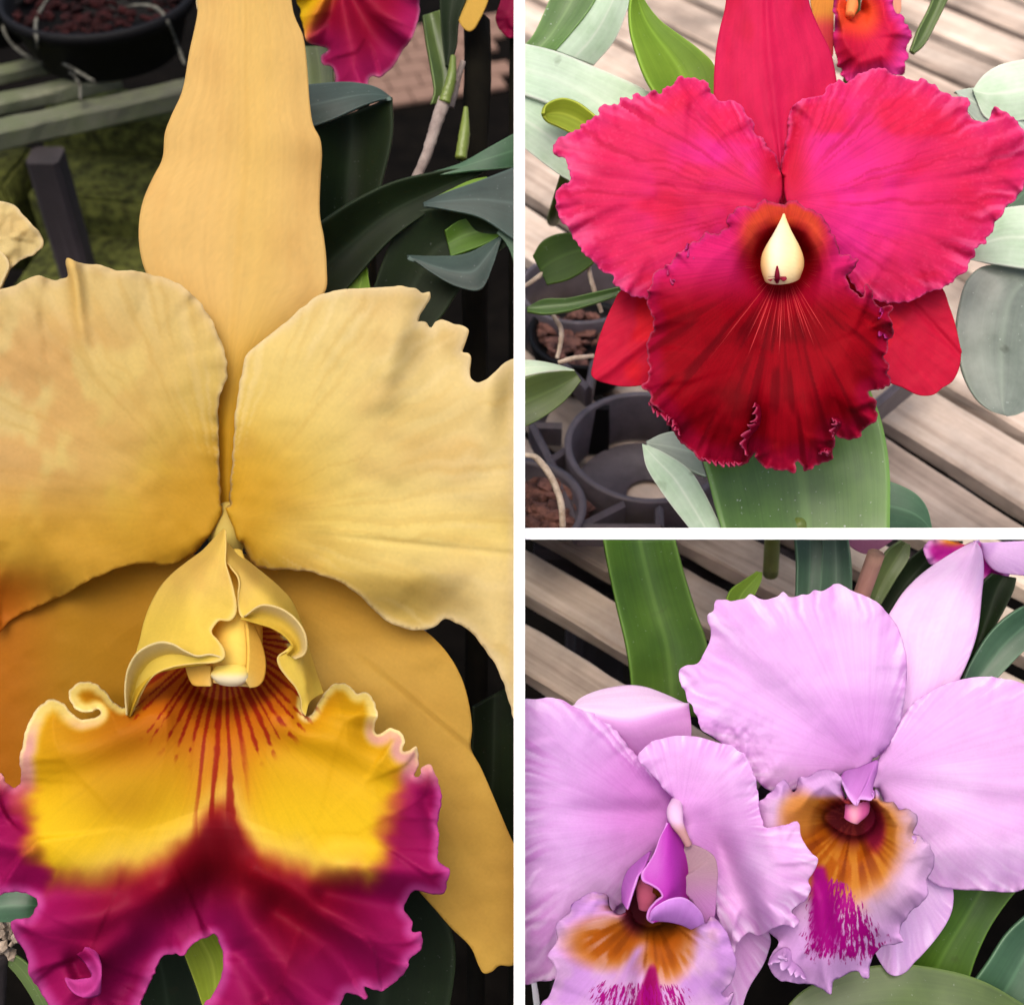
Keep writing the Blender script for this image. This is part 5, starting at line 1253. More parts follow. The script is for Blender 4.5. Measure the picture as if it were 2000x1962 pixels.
p3 = lp(1010, 985, H+190)
pa = thing('flower_pot', 'black pot of reddish bark with a pale root at the lower left of the tray', 'pot', W2(*(p3-A3(0, 0, 185))))
off = A3(-20, -20, 0)
# half of the pot shows beside the white upright; it is set into the tray
cpot = p3*1.0
clamp_obj(lathe('wall', cpot, [(150, -180), (176, -8), (178, 0), (160, 0), (156, -10), (146, -60), (0, -60)], pa, M_plastic2, 96), [PX, PUP])
clamp_obj(chips('bark', cpot+A3(60, 30, -42), 110, 90, 34, pa, M_bark, 31), [PX, PUP])
tube('root', [(1026, 888, -430), (1045, 892, -425), (1066, 915, -425), (1085, 950, -430), (1096, 985, -436), (1099, 1030, -440)], [6, 8, 8, 8, 7], pa, M_root, n=12, wob=.12)
p4 = lp(1105, 650, H+150)
pb = thing('flower_pot', 'black pot with bark and roots left of the red orchid', 'pot', W2(*(p4-A3(0, 0, 145))))
p4[0] = max(p4[0], 190)
lathe('wall', p4, [(130, -140), (165, -6), (167, 0), (152, 0), (148, -8), (130, -40), (0, -40)], pb, M_pot, 56)
chips('bark', p4+A3(0, 0, -26), 135, 90, 26, pb, M_bark, 33)
leaf('leaf', [(1040, 500, -560), (1060, 470, -550), (1100, 455, -545), (1170, 470, -540)], [(1068, 555, -550), (1110, 545, -545), (1150, 520, -540), (1180, 490, -540)], pb, ML_deep, fold=-8)
leaf('leaf', [(1028, 600, -500), (1060, 585, -495), (1110, 582, -490), (1160, 572, -480), (1215, 560, -470)], [(1030, 606, -495), (1060, 612, -490), (1110, 606, -485), (1160, 592, -480), (1215, 574, -470)], pb, ML_mid, fold=-6)
leaf('leaf', [(1019, 702, -300), (1050, 704, -300), (1090, 712, -300), (1122, 722, -300)], [(1019, 736, -280), (1050, 728, -280), (1090, 722, -285), (1122, 724, -298)], pb, ML_pale, fold=4)
leaf('leaf', [(1019, 740, -282), (1060, 728, -284), (1100, 724, -290), (1122, 724, -298)], [(1019, 836, -310), (1060, 815, -305), (1105, 780, -300), (1135, 742, -298)], pb, ML_olive, fold=-14)
for sp in ([(1150, 520, -560), (1155, 548, -560), (1165, 580, -560), (1175, 610, -570)], [(1080, 615, -560), (1095, 640, -555), (1095, 670, -555), (1088, 700, -560)], [(1022, 560, -560), (1045, 545, -560), (1080, 520, -565), (1110, 500, -570)], [(1090, 708, -420), (1120, 700, -420), (1160, 695, -425)]):
    tube('root', sp, [5, 6, 6, 5], pb, M_root, n=10, wob=.15)

# ------------------------------------------------------------------ LILAC ORCHIDS
def c_pk(base=(218, 172, 226), deep=(196, 120, 204), cx=1700, cy=1500, rad=420, s=101, hi=(232, 204, 240)):
    def f(X, Y, R, T):
        r = np.hypot(X-cx, Y-cy)
        b = np.broadcast_to(A3(*base), X.shape+(3,))
        b = mix(b, A3(*hi), .7*smooth(.0, .6, fbm(X/140, Y/140, s)))
        b = mix(b, A3(*deep), .8*smooth(rad*.55, 40, r))
        b = mix(b, A3(244, 216, 238), .32)
        b = mix(b, A3(232, 190, 232), smooth(.86, 1, R)*.6)
        an = ang(X, Y, cx, cy)
        fine = n2(an*38+2.0*fbm(X/60, Y/60, s+5), r/160, s+7)
        b = mix(b, A3(246, 224, 250), .75*smooth(.80, .97, R)*smooth(.15, .7, fine))
        b = mix(b, A3(*deep), .25*smooth(.70, .95, R)*smooth(-.1, -.7, fine))
        return b
    return f
GAIN[0] = 1.1
fp = thing('orchid_flower', 'right hand lilac orchid with orange throat and purple splashed lip', 'orchid', at(1690, 1500, -80))
surface('dorsal_sepal', [[(1905, 1056), (1885, 1065), (1850, 1085), (1800, 1120), (1765, 1155), (1745, 1185), (1735, 1205), (1745, 1260), (1755, 1330), (1740, 1400), (1710, 1470)], [(1906, 1057), (1895, 1090), (1870, 1140), (1845, 1190), (1825, 1250), (1810, 1320), (1780, 1400), (1722, 1475)], [(1907, 1057), (1917, 1072), (1922, 1110), (1918, 1160), (1910, 1230), (1895, 1280), (1875, 1325), (1850, 1375), (1800, 1430), (1735, 1480)]],
        fp, MF_pink, 80, 40, off=-80, z=lambda X, Y, R, T: 24*np.sin(R*3.14)-14-46*smooth(1340, 1060, Y), color=c_pk((238, 206, 240), (226, 196, 240), 1780, 1400, 200, 102, hi=(244, 226, 248)))
ppl = [(1712, 1478), (1735, 1455), (1752, 1425), (1762, 1395), (1768, 1350), (1772, 1310), (1768, 1270), (1760, 1240), (1748, 1215), (1736, 1200), (1720, 1182), (1700, 1167), (1680, 1160), (1660, 1152), (1650, 1145), (1635, 1140), (1620, 1147), (1605, 1155), (1590, 1153), (1580, 1160), (1565, 1160), (1550, 1166), (1540, 1165), (1533, 1157), (1527, 1156), (1520, 1163), (1505, 1168), (1490, 1170), (1480, 1167), (1465, 1160), (1455, 1168), (1440, 1172), (1425, 1174), (1420, 1172), (1400, 1171), (1395, 1178), (1393, 1192), (1383, 1200), (1382, 1210), (1388, 1230), (1387, 1250), (1375, 1275), (1362, 1295), (1340, 1300), (1328, 1307), (1326, 1320), (1332, 1340), (1338, 1350), (1342, 1365), (1350, 1375), (1355, 1390), (1362, 1400), (1370, 1425), (1395, 1440), (1420, 1460), (1450, 1490), (1480, 1525), (1505, 1545), (1560, 1540), (1620, 1520), (1668, 1508)]
surface('petal', [[(1705, 1480), (1700, 1490), (1690, 1502), (1680, 1508)], ppl], fp, MF_pink, 420, 80, off=-8, thick=4,
        z=lambda X, Y, R, T: 60*R-72*R**2-26*bump1((Y-1500)-(X-1700)*.78, 0, 55)*R+14*bump1((Y-1500)-(X-1700)*.78, -40, 45)*R+8*fbm(X/90, Y/90, 103)-24*bump1(X, 1770, 30)*bump1(Y, 1430, 60)+9*fbm(X/16, Y/22, 135)*smooth(1560, 1440, X)*smooth(1370, 1440, Y),
        ruffle=[(10, 30, 6, 41), (6, 11, 8, 42)], jitter=[(1.5, 12, 30, 43)], color=c_pk(s=104))
ppr = [(1712, 1485), (1735, 1450), (1755, 1415), (1772, 1385), (1800, 1360), (1840, 1338), (1875, 1327), (1920, 1321), (1960, 1325), (2010, 1340), (2070, 1400), (2090, 1550), (2070, 1680), (2000, 1735), (1970, 1742), (1940, 1740), (1910, 1738), (1880, 1737), (1860, 1735), (1830, 1728), (1815, 1718), (1785, 1670), (1745, 1600), (1715, 1540)]
surface('petal', [[(1702, 1490), (1706, 1505), (1706, 1520), (1702, 1535)], ppr], fp, MF_pink, 300, 70, off=-20, thick=4,
        z=lambda X, Y, R, T: 40*R-60*R**2-10*bump1(Y-1520-(X-1700)*.2+.0009*(X-1700)**2*.0, 0, 26)+10*fbm(X/120, Y/120, 105)-30*smooth(1650, 1740, Y),
        ruffle=[(8, 26, 7, 44), (6, 10, 9, 45)], jitter=[(1.2, 12, 30, 46)], color=c_pk((218, 174, 224), (208, 150, 216), 1700, 1520, 300, 106))
surface('lateral_sepal', [[(1730, 1560), (1715, 1590), (1700, 1620)], [(1790, 1640), (1850, 1700), (1862, 1740), (1860, 1775), (1850, 1800), (1830, 1830), (1800, 1865), (1785, 1880), (1770, 1897), (1750, 1905), (1735, 1900), (1720, 1880), (1705, 1850), (1685, 1790), (1680, 1700)]], fp, MF_pink, 90, 40, off=-60, z=lambda X, Y, R, T: -40*R+20*bump1(X-1748, 0, 18)*R, color=c_pk((216, 178, 226), (206, 160, 220), 1740, 1650, 150, 107))
GAIN[0] = .86
plip = [(1652, 1560), (1645, 1535), (1642, 1516), (1620, 1503), (1600, 1505), (1580, 1515), (1560, 1520), (1550, 1546), (1532, 1520), (1505, 1548), (1485, 1563), (1478, 1600), (1490, 1650), (1510, 1700), (1520, 1750), (1505, 1790), (1500, 1815), (1520, 1840), (1502, 1870), (1500, 1884), (1515, 1908), (1545, 1918), (1575, 1920), (1600, 1928), (1618, 1940), (1624, 1941), (1626, 1920), (1645, 1905), (1675, 1898), (1685, 1908), (1697, 1908), (1700, 1880), (1708, 1862), (1720, 1850), (1735, 1845), (1766, 1838), (1757, 1818), (1772, 1790), (1790, 1770), (1812, 1745), (1810, 1720), (1825, 1690), (1825, 1665), (1815, 1650), (1800, 1635), (1785, 1625), (1790, 1610), (1790, 1590), (1770, 1578), (1755, 1580), (1745, 1565), (1722, 1562), (1716, 1545), (1708, 1540), (1704, 1556)]
pin = [(1640, 1572), (1622, 1580), (1610, 1592), (1616, 1606), (1632, 1618), (1652, 1628), (1675, 1630), (1695, 1622), (1708, 1604), (1708, 1584), (1700, 1566)]
def c_plip(cx, cy, a0, gx=1.0):
    def f(X, Y, R, T):
        dx, dy = X-cx, Y-cy
        r = np.hypot(dx, dy)
        b = np.broadcast_to(A3(220, 170, 226), X.shape+(3,))
        b = mix(b, A3(226, 190, 218), .7*bump1(r, 140, 40))
        o = smooth(150, 85, r+16*fbm(X/40, Y/40, 111))
        b = mix(b, A3(206, 132, 40), o)
        b = mix(b, A3(182, 92, 10), smooth(110, 60, r))
        an = ang(X, Y, cx+18, cy-45)
        ry = n2(an*16, r/90, 131)
        b = mix(b, A3(132, 52, 6), .7*smooth(-.05, .5, ry)*smooth(125, 50, r))
        b = mix(b, A3(222, 160, 60), .5*smooth(.25, .6, -ry)*smooth(130, 60, r))
        b = mix(b, A3(118, 24, 34), smooth(66, 40, np.hypot(dx-18, (dy+44)*1.15)))
        b = mix(b, A3(170, 60, 50), .6*smooth(.2, .6, -ry)*smooth(80, 40, np.hypot(dx-18, dy+44)))
        return b
    return f
_cp = c_plip(1648, 1642, 0)
def c_plip1(X, Y, R, T):
    b = _cp(X, Y, R, T)
    b = mix(b, A3(222, 172, 226), smooth(1566, 1548, Y))
    b = mix(b, A3(210, 136, 56), .8*smooth(52, 20, np.hypot((X-1562)*1.0, (Y-1590)*.8)))
    b = mix(b, A3(164, 30, 70), smooth(30, 10, np.hypot((X-1708)*1.0, (Y-1620)*.5)))
    r = np.abs((X-1598)-(Y-1690)*.12)
    m = smooth(1682, 1700, Y)*smooth(20+(Y-1690)*.16, 4+(Y-1690)*.10, r)*smooth(1880, 1800, Y)
    return mix(b, A3(166, 2, 124), np.clip(m, 0, 1))
def s_plip1(X, Y, R, T):
    r = np.abs((X-1610)-(Y-1690)*.28)
    return np.clip(.56*smooth(44+(Y-1690)*.66, 10+(Y-1690)*.25, r)*smooth(1690, 1730, Y)*smooth(1925, 1850, Y), 0, 1)
def z_plip(X, Y, R, T):
    zz = prof(R, [0, .1, .3, .6, .85, 1], [-70, -20, 46, 80, 76, 54])
    a = ang(X, Y, 1660, 1590)
    zz += 22*smooth(.55, 1, R)*np.cos((a-1.75)*6.5)*smooth(1660, 1760, Y)-30*smooth(1760, 1940, Y)
    zz += 24*bump1((X-1600)-(Y-1700)*.1, 0, 26)*smooth(1700, 1760, Y)
    return zz
pl1 = surface('lip', [pin, plip], fp, MF_plip, hole=True, step=3.0, off=22, thick=3.5, z=z_plip, color=c_plip1, stripe=s_plip1,
        ruffle=[(22, 44, 5, 47), (12, 18, 8, 48), (4, 8, 12, 49)], jitter=[(2.5, 12, 25, 50)])
PC = ((212, 160, 220), (232, 190, 238))
frill(pl1, MF_plip, [(1500, 1882), (1515, 1868), (1535, 1858), (1540, 1878), (1560, 1895), (1575, 1910)], 16, 96, PC, seed=12, amp=9)
frill(pl1, MF_plip, [(1752, 1640), (1770, 1632), (1790, 1634), (1800, 1650), (1812, 1665)], 8, 84, PC, n=50, seed=13, amp=7)
frill(pl1, MF_plip, [(1725, 1570), (1750, 1580), (1775, 1590), (1785, 1610), (1765, 1625)], 9, 78, PC, n=70, seed=14, amp=8)
GAIN[0] = 1.06
# hood over the column
surface('side_lobe', [[(1642, 1516, 20), (1650, 1505, 10), (1675, 1498, 0), (1695, 1490, 0), (1714, 1484, 4), (1714, 1505, 10), (1706, 1530, 20), (1704, 1545, 40)], [(1644, 1520, 70), (1650, 1535, 78), (1660, 1560, 84), (1672, 1572, 88), (1674, 1562, 92), (1690, 1561, 92), (1702, 1562, 90), (1706, 1548, 84)]], pl1, MF_pink, 100, 30, off=26, thick=3, z=lambda X, Y, R, T: 16*np.sin(R*3.14), color=lambda X, Y, R, T: mix(np.broadcast_to(A3(208, 140, 212), X.shape+(3,)), A3(236, 190, 240), smooth(.8, 1, R)), ruffle=[(8, 30, 2, 51)])
tube('column', [(1680, 1545, 30), (1676, 1570, 62), (1668, 1590, 76), (1662, 1602, 74)], [14, 22, 26, 20, 14], fp, MF_cream, n=24, seg=24, flat=.7, color=lambda X, Y, R, T: mix(np.broadcast_to(A3(190, 80, 140), X.shape+(3,)), A3(224, 150, 170), bump1(X, 1668, 12)))
tube('stem', [(1690, 1500, -80), (1680, 1600, -240), (1650, 1800, -400), (1600, 2200, -560)], [24, 18, 18, 20], fp, M_stemgreen)

# left hand lilac orchid
fq = thing('orchid_flower', 'left hand lilac orchid with magenta hood and folded sepal painted sky-lit on top', 'orchid', at(1310, 1610, -40))
def c_qsep(X, Y, R, T):
    b = np.broadcast_to(A3(222, 168, 220), X.shape+(3,))
    b = mix(b, A3(206, 136, 206), smooth(1410, 1500, Y)*.8)
    return mix(b, A3(244, 222, 244), smooth(.58, .68, R))  # near-white fold-over: skylight on its upward face is put into the colour
surface('dorsal_sepal', [[(1250, 1560, -60), (1290, 1580, -60), (1330, 1570, -60)], [(1170, 1440, 20), (1250, 1470, 30), (1350, 1440, 20)], [(1119, 1383, 40), (1140, 1389, 48), (1165, 1394, 52), (1210, 1402, 56), (1240, 1401, 56), (1300, 1386, 44), (1346, 1378, 24)], [(1118, 1381, 38), (1130, 1365, 16), (1160, 1350, -10), (1195, 1341, -30), (1232, 1337, -38), (1262, 1341, -34), (1300, 1355, -16), (1346, 1376, 20)]],
        fq, MF_pink, 120, 60, rs=[0, .35, .64, 1], off=-70, color=c_qsep, thick=4)
qpl = [(1322, 1575), (1300, 1530), (1270, 1500), (1250, 1480), (1232, 1462), (1215, 1440), (1200, 1420), (1185, 1400), (1150, 1390), (1120, 1378), (1100, 1366), (1080, 1362), (1050, 1365), (1019, 1369), (1019, 1500), (1019, 1650), (1019, 1800), (1019, 1920), (1050, 1916), (1085, 1910), (1130, 1860), (1200, 1780), (1280, 1680), (1305, 1640)]
surface('petal', [[(1315, 1590), (1308, 1605), (1304, 1620), (1302, 1632)], qpl], fq, MF_pink, 320, 80, off=0, thick=4,
        z=lambda X, Y, R, T: 60*R-80*R**2-14*bump1(Y-1585-(X-1310)*-.02, 0, 22)*smooth(1000, 1200, X)+8*fbm(X/90, Y/90, 112)-20*smooth(1700, 1900, Y)-36*smooth(1340, 1180, X-(Y-1500)*.9)*0,
        ruffle=[(8, 26, 6, 52), (5, 9, 8, 53)], jitter=[(1.2, 10, 30, 54)], color=c_pk((206, 156, 218), (188, 84, 186), 1300, 1560, 430, 113, hi=(214, 176, 226)))
qpr = [(1330, 1580), (1318, 1562), (1300, 1545), (1280, 1520), (1262, 1500), (1245, 1480), (1252, 1465), (1270, 1450), (1300, 1440), (1335, 1435), (1365, 1439), (1400, 1448), (1430, 1458), (1456, 1475), (1468, 1505), (1478, 1540), (1480, 1570), (1488, 1600), (1492, 1614), (1530, 1612), (1560, 1605), (1566, 1635), (1580, 1660), (1597, 1675), (1590, 1700), (1580, 1720), (1583, 1740), (1570, 1760), (1546, 1780), (1560, 1798), (1552, 1812), (1530, 1804), (1505, 1815), (1480, 1825), (1460, 1820), (1445, 1835), (1436, 1850), (1430, 1866), (1420, 1850), (1405, 1800), (1395, 1740), (1380, 1690), (1345, 1645)]
surface('petal', [[(1322, 1590), (1326, 1605), (1328, 1620), (1330, 1634)], qpr], fq, MF_pink, off=30, thick=4,
        z=lambda X, Y, R, T: 90*R-70*R**2+95*smooth(1400, 1540, X)+10*fbm(X/90, Y/90, 114)-40*bump1((X-1400)-(Y-1640)*.45, 0, 30)*smooth(1560, 1660, Y)-30*smooth(.7, 1, R)*smooth(1700, 1820, Y),
        ruffle=[(12, 30, 5, 55), (7, 11, 8, 56)], jitter=[(2, 14, 25, 57)], color=c_pk((222, 170, 226), (206, 128, 208), 1330, 1640, 300, 115))
surface('lateral_sepal', [[(1340, 1640), (1345, 1660), (1345, 1690)], [(1400, 1640), (1440, 1720), (1505, 1830), (1500, 1860), (1490, 1885), (1465, 1925), (1452, 1960), (1445, 2020), (1400, 2040), (1360, 1900)]], fq, MF_pink, 80, 30, off=-10, z=lambda X, Y, R, T: -30*R, color=c_pk((216, 156, 220), (200, 120, 200), 1380, 1750, 200, 116))
surface('lateral_sepal', [[(1290, 1640), (1280, 1660), (1270, 1690)], [(1250, 1640), (1180, 1720), (1140, 1850), (1200, 1900), (1260, 1800)]], fq, MF_pink, 60, 20, off=-50, color=c_pk((190, 150, 200), (170, 130, 180), 1280, 1700, 200, 117))
surface('lateral_sepal', [[(1338, 1642), (1334, 1680), (1332, 1730), (1336, 1800)], [(1345, 1647), (1370, 1655), (1395, 1672), (1402, 1700), (1400, 1740), (1396, 1790), (1385, 1830), (1345, 1806)]], fq, MF_pink, 60, 24, off=76, z=lambda X, Y, R, T: 16*np.sin(T*3.14), color=lambda X, Y, R, T: mix(np.broadcast_to(A3(178, 146, 156), X.shape+(3,)), A3(196, 136, 194), smooth(1680, 1780, Y)))
GAIN[0] = .86
qlip = [(1225, 1778), (1210, 1785), (1192, 1772), (1187, 1748), (1162, 1741), (1135, 1752), (1115, 1768), (1112, 1780), (1090, 1800), (1085, 1815), (1088, 1835), (1070, 1866), (1081, 1880), (1086, 1902), (1080, 1922), (1070, 1946), (1060, 1956), (1050, 2000), (1090, 2060), (1200, 2100), (1330, 2090), (1420, 2040), (1425, 1965), (1434, 1938), (1420, 1946), (1410, 1940), (1430, 1915), (1438, 1886), (1430, 1850), (1420, 1820), (1402, 1796), (1388, 1789), (1378, 1802), (1374, 1790), (1356, 1766), (1336, 1752), (1318, 1745), (1305, 1705), (1270, 1680), (1240, 1705), (1228, 1745)]
qin = [(1250, 1725), (1238, 1745), (1230, 1768), (1234, 1790), (1250, 1804), (1270, 1808), (1290, 1804), (1304, 1790), (1306, 1768)]
_cq = c_plip(1255, 1800, 0)
def c_qlip(X, Y, R, T):
    b = np.broadcast_to(A3(214, 158, 226), X.shape+(3,))
    b = mix(b, A3(226, 184, 222), .7*smooth(.0, .5, fbm(X/60, Y/60, 118)))
    d1 = np.hypot((X-1195)*.72, (Y-1840)*1.25); d2 = np.hypot((X-1300)*1.0, (Y-1840)*.72)
    b = mix(b, A3(206, 130, 60), np.maximum(smooth(85, 40, d1), smooth(70, 40, d2)))
    b = mix(b, A3(184, 92, 8), np.maximum(smooth(60, 25, d1), smooth(55, 25, d2)))
    rq = n2(ang(X, Y, 1270, 1770)*15, np.hypot(X-1270, Y-1770)/80, 133)
    b = mix(b, A3(140, 64, 4), .6*smooth(0, .5, rq)*smooth(120, 70, np.hypot(X-1270, Y-1800)))
    b = mix(b, A3(228, 180, 190), .5*smooth(.1, .5, -rq)*smooth(60, 100, np.hypot(X-1270, Y-1800))*smooth(150, 110, np.hypot(X-1270, Y-1800)))
    b = mix(b, A3(214, 160, 218), bump1((X-1255)+(Y-1840)*.55, 0, 12)*smooth(1830, 1860, Y))
    b = mix(b, A3(120, 60, 6), smooth(1835, 1800, Y)*smooth(60, 30, np.abs(X-1285)))
    b = mix(b, A3(110, 26, 44), smooth(46, 20, np.hypot((X-1240)*1.1, (Y-1755)*.5)))
    b = mix(b, A3(160, 0, 96), smooth(1875, 1895, Y)*smooth(8+(Y-1880)*.32, 2+(Y-1880)*.22, np.abs(X-1275+(Y-1880)*.1)))
    return b
def s_qlip(X, Y, R, T):
    return np.clip(.50*smooth(1895, 1930, Y)*smooth(150, 70, np.abs(X-1250)), 0, 1)
ql = surface('lip', [qin, qlip], fq, MF_plip, hole=True, step=3.2, off=44, thick=3.5, color=c_qlip, stripe=s_qlip,
        z=lambda X, Y, R, T: prof(R, [0, .1, .3, .6, .85, 1], [-60, -20, 44, 80, 80, 60])+16*smooth(.5, 1, R)*np.cos((ang(X, Y, 1260, 1770)-1.6)*5)-20*bump1(X, 1250, 18)*smooth(1840, 1900, Y),
        ruffle=[(22, 50, 5, 58), (10, 18, 8, 59)], jitter=[(1.5, 14, 25, 60)])
GAIN[0] = 1.06
def c_hood(X, Y, R, T):
    b = np.broadcast_to(A3(190, 62, 184), X.shape+(3,))
    b = mix(b, A3(206, 110, 204), smooth(1310, 1280, X)*smooth(1760, 1680, Y)); b = mix(b, A3(172, 40, 150), smooth(1322, 1344, X)*smooth(1620, 1720, Y))
    return mix(b, A3(226, 160, 228), smooth(.93, .99, R))
surface('side_lobe', [[(1312, 1606, 40), (1322, 1618, 44), (1332, 1640, 50), (1342, 1670, 56), (1346, 1700, 60), (1347, 1740, 62), (1345, 1770, 70), (1335, 1790, 80)], [(1308, 1606, 70), (1308, 1640, 96), (1308, 1670, 112), (1310, 1700, 122), (1315, 1730, 128), (1310, 1755, 130), (1305, 1775, 132), (1300, 1795, 130)], [(1305, 1607, 78), (1290, 1632, 92), (1276, 1668, 108), (1262, 1690, 118), (1253, 1704, 124), (1254, 1718, 128), (1270, 1726, 134), (1285, 1735, 140), (1294, 1750, 142), (1280, 1762, 146), (1268, 1776, 150), (1265, 1794, 152), (1276, 1801, 150)]],
        ql, MF_pink, 130, 40, off=16, thick=4, color=c_hood)
surface('side_lobe', [[(1275, 1800, 140), (1300, 1800, 150), (1330, 1806, 140), (1350, 1815, 120)], [(1267, 1796, 165), (1272, 1778, 176), (1288, 1764, 182), (1310, 1754, 184), (1335, 1752, 178), (1356, 1765, 166), (1372, 1785, 152), (1376, 1802, 140)]], ql, MF_pink, 80, 24, off=6, thick=4, z=lambda X, Y, R, T: 14*np.sin(R*3.14), color=lambda X, Y, R, T: mix(np.broadcast_to(A3(210, 150, 222), X.shape+(3,)), A3(228, 176, 234), smooth(.9, 1, R)))
surface('side_lobe', [[(1270, 1660, 60), (1245, 1680, 60), (1225, 1700, 66), (1214, 1730, 76), (1214, 1760, 90)], [(1254, 1702, 118), (1244, 1712, 124), (1238, 1730, 130), (1232, 1750, 132), (1225, 1776, 130)]], ql, MF_pink, 60, 24, off=14, thick=4, z=lambda X, Y, R, T: 10*np.sin(R*3.14), color=lambda X, Y, R, T: mix(np.broadcast_to(A3(204, 120, 208), X.shape+(3,)), A3(232, 170, 234), smooth(.85, 1, R)))
tube('column', [(1275, 1690, 60), (1268, 1720, 84), (1262, 1750, 90), (1258, 1775, 84)], [14, 22, 24, 18, 10], fq, MF_cream, n=20, seg=24, flat=.7, color=lambda X, Y, R, T: np.broadcast_to(A3(178, 84, 110), X.shape+(3,)))
tube('ovary', [(1322, 1566, 40), (1318, 1585, 70), (1322, 1606, 84), (1334, 1628, 88), (1345, 1650, 84)], [12, 17, 12, 8, 7], fq, MF_cream, n=18, seg=30, color=lambda X, Y, R, T: mix(np.broadcast_to(A3(206, 168, 200), X.shape+(3,)), A3(176, 130, 130), smooth(1600, 1625, Y)))
tube('stem', [(1312, 1600, -40), (1300, 1700, -180), (1290, 1900, -340), (1290, 2300, -520)], [22, 18, 18, 20], fq, M_stemgreen)

# a third lilac bloom at the top right
fs = thing('orchid_flower', 'lilac orchid with magenta frilled lip cut off at the upper right', 'orchid', at(1930, 1080, -300))
surface('petal', [[(1900, 1056), (1902, 1060)], [(1912, 1053.8), (1925, 1095), (1945, 1115), (1980, 1122), (2020, 1122), (2060, 1100), (2060, 1053.8)]], fs, MF_pink, 60, 24, off=-240, z=lambda X, Y, R, T: 20*np.sin(R*3), color=c_pk((206, 164, 222), (196, 150, 214), 1900, 1050, 100, 119))
surface('lip', [[(1880, 1062), (1885, 1064)], [(1845, 1054), (1815, 1056), (1804, 1070), (1808, 1085), (1815, 1100), (1835, 1104), (1860, 1110), (1900, 1120), (1920, 1136), (1950, 1140), (1968, 1138), (1972, 1120), (1960, 1100), (1940, 1070), (1910, 1054)]], fs, MF_plip, 160, 30, off=-270, ruffle=[(14, 16, 2, 61), (8, 8, 4, 62)], jitter=[(2.5, 8, 10, 63)], stripe=lambda X, Y, R, T: X*0, color=lambda X, Y, R, T: mix(mix(np.broadcast_to(A3(170, 24, 134), X.shape+(3,)), A3(216, 150, 210), smooth(.75, .95, R)), A3(206, 140, 20), bump1(Y, 1056, 10)*bump1(X, 1862, 26)))
surface('petal', [[(1690, 1052.5), (1700, 1052.6)], [(1650, 1053.6), (1668, 1072), (1695, 1082), (1722, 1070), (1745, 1053.6)]], fs, MF_pink, 40, 12, off=-420, color=lambda X, Y, R, T: np.broadcast_to(A3(176, 118, 150), X.shape+(3,)))
tube('stem', [(1900, 1070, -300), (1890, 1180, -420), (1870, 1400, -600), (1860, 1700, -760)], [14, 13, 14, 16], fs, M_stemgreen)

# ------------------------------------------------------------------ foliage round the lilac orchids
pp1 = thing('orchid_plant', 'tall upright green leaf between slats and left lilac bloom', 'plant', W2(*lp(1300, 1420, H)))
leaf('leaf', [(1180, 1053.8, -180), (1190, 1110, -178), (1205, 1180, -175), (1222, 1250, -172), (1232, 1310, -170), (1240, 1400, -170)], [(1318, 1053.8, -180), (1335, 1120, -178), (1360, 1200, -175), (1378, 1250, -172), (1385, 1300, -170), (1390, 1400, -170)], pp1, ML_deep, fold=-30, nv=36)
leaf('leaf', [(1416, 1180, -260), (1428, 1152, -265), (1450, 1135, -270), (1480, 1116, -275)], [(1460, 1182, -260), (1475, 1160, -265), (1488, 1130, -270), (1489, 1117, -275)], pp1, ML_bright, fold=-6)
tube('stem', [(1300, 1400, -180), (1300, 1430, -500), (1300, 1420, -800)], [20, 20, 22], pp1, M_stemgreen)
pp2 = thing('orchid_plant', 'cluster of dark green leaves behind the right lilac bloom', 'plant', W2(*lp(1850, 1300, H)))
leaf('leaf', [(1555, 1053.8, -280), (1558, 1100, -278), (1556, 1180, -275)], [(1610, 1053.8, -290), (1605, 1110, -285), (1600, 1180, -280)], pp2, ML_teal, fold=-10)
leaf('leaf', [(1608, 1053.8, -285), (1605, 1110, -282), (1600, 1180, -280)], [(1655, 1053.8, -270), (1662, 1110, -270), (1664, 1180, -270)], pp2, ML_teal, fold=-10)
leaf('leaf', [(1690, 1180, -300), (1710, 1120, -300), (1735, 1075, -300), (1762, 1056, -300)], [(1720, 1180, -300), (1750, 1130, -300), (1775, 1090, -300), (1778, 1064, -300)], pp2, ML_olive, fold=-8)
leaf('leaf', [(1700, 1200, -330), (1730, 1150, -330), (1780, 1090, -330), (1830, 1055, -330)], [(1740, 1230, -320), (1780, 1170, -320), (1830, 1110, -320), (1880, 1056, -320)], pp2, ML_dark, fold=-10)
leaf('leaf', [(1880, 1340, -220), (1890, 1280, -225), (1905, 1200, -230), (1920, 1140, -235), (1940, 1120, -240)], [(1900, 1300, -225), (1925, 1250, -228), (1960, 1190, -232), (1980, 1150, -238), (1985, 1128, -242)], pp2, ML_dark, fold=-14)
leaf('leaf', [(1870, 1360, -200), (1900, 1290, -205), (1940, 1230, -210), (1990, 1190, -220), (2040, 1170, -230)], [(1890, 1370, -200), (1940, 1330, -200), (1990, 1280, -205), (2040, 1230, -220), (2060, 1180, -230)], pp2, ML_teal, fold=-10)
tube('stem', [(1880, 1370, -210), (1870, 1390, -500), (1850, 1320, -900)], [18, 20, 22], pp2, M_stemgreen)
pp3 = thing('orchid_plant', 'broad dark green leaves at the bottom right corner', 'plant', W2(*lp(1800, 2000, H)))
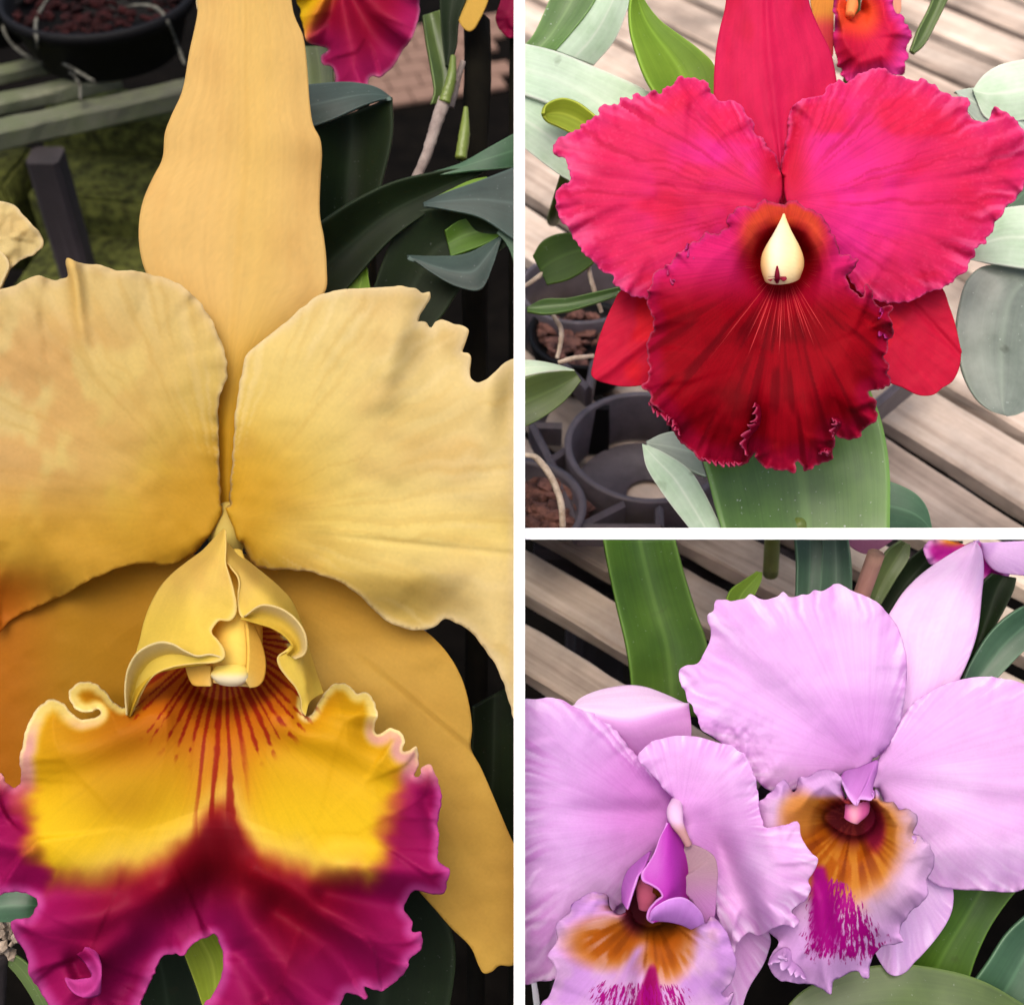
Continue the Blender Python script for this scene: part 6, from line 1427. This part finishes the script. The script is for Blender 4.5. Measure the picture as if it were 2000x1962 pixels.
leaf('leaf', [(1500, 2020, -90), (1560, 1940, -95), (1640, 1900, -100), (1740, 1882, -105), (1830, 1890, -110), (1920, 1915, -110), (2040, 1985, -110)], [(1520, 2060, -70), (1600, 2060, -70), (1700, 2060, -70), (1800, 2060, -70), (1880, 2060, -70), (1960, 2060, -70), (2040, 2060, -70)], pp3, ML_olive, fold=12, nu=70, nv=30)
leaf('leaf', [(1720, 1960, -190), (1770, 1880, -190), (1820, 1800, -190), (1850, 1730, -190), (1870, 1660, -190)], [(1890, 1920, -180), (1910, 1860, -180), (1940, 1800, -180), (1990, 1735, -180), (2040, 1700, -180)], pp3, ML_deep, fold=-24)
leaf('leaf', [(1898, 1925, -150), (1930, 1880, -150), (1970, 1820, -150), (2040, 1760, -150)], [(2000, 1990, -140), (2020, 1950, -140), (2040, 1900, -140), (2060, 1860, -140)], pp3, ML_teal, fold=-14)
tube('stem', [(1700, 2040, -110), (1720, 2090, -400), (1800, 2050, -700)], [20, 22, 24], pp3, M_stemgreen)
ck = tube('bamboo_stake', [(1711, 1082, -70), (1694, 1130, -110), (1670, 1200, -170), (1640, 1300, -260), (1600, 1460, -420), (1560, 1600, -640)], [18, 18, 18, 18, 18, 18], None, M_cane, n=10, seg=30)
tag(ck, 'cut bamboo stake standing behind the right lilac bloom', 'stake')
p5 = lp(1500, 2260, H+60); p5[0] = max(p5[0], 420)
pc = thing('flower_pot', 'black plastic pot in the shade below the lilac blooms', 'pot', W2(*(p5-A3(0, 0, 118))))
lathe('wall', p5, [(190, -115), (225, -6), (228, 0), (210, 0), (205, -8), (190, -40), (0, -40)], pc, M_pot, 56)
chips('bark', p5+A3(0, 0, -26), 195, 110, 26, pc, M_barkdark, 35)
p6 = lp(1060, 2260, H+60); p6[0] = max(p6[0], 250)
pd = thing('flower_pot', 'black pot with white plant tag at lower left of the lilac bloom', 'pot', W2(*(p6-A3(0, 0, 118))))
lathe('wall', p6, [(190, -115), (225, -6), (228, 0), (210, 0), (205, -8), (190, -40), (0, -40)], pd, M_pot, 56)
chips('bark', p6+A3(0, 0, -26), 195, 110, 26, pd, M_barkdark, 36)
surface('plant_tag', [[(1036, 1905, -150), (1040, 1940, -150), (1046, 2000, -200)], [(1046, 1905, -150), (1052, 1940, -150), (1060, 2000, -200)]], pd, M_board, 8, 4, thick=3)
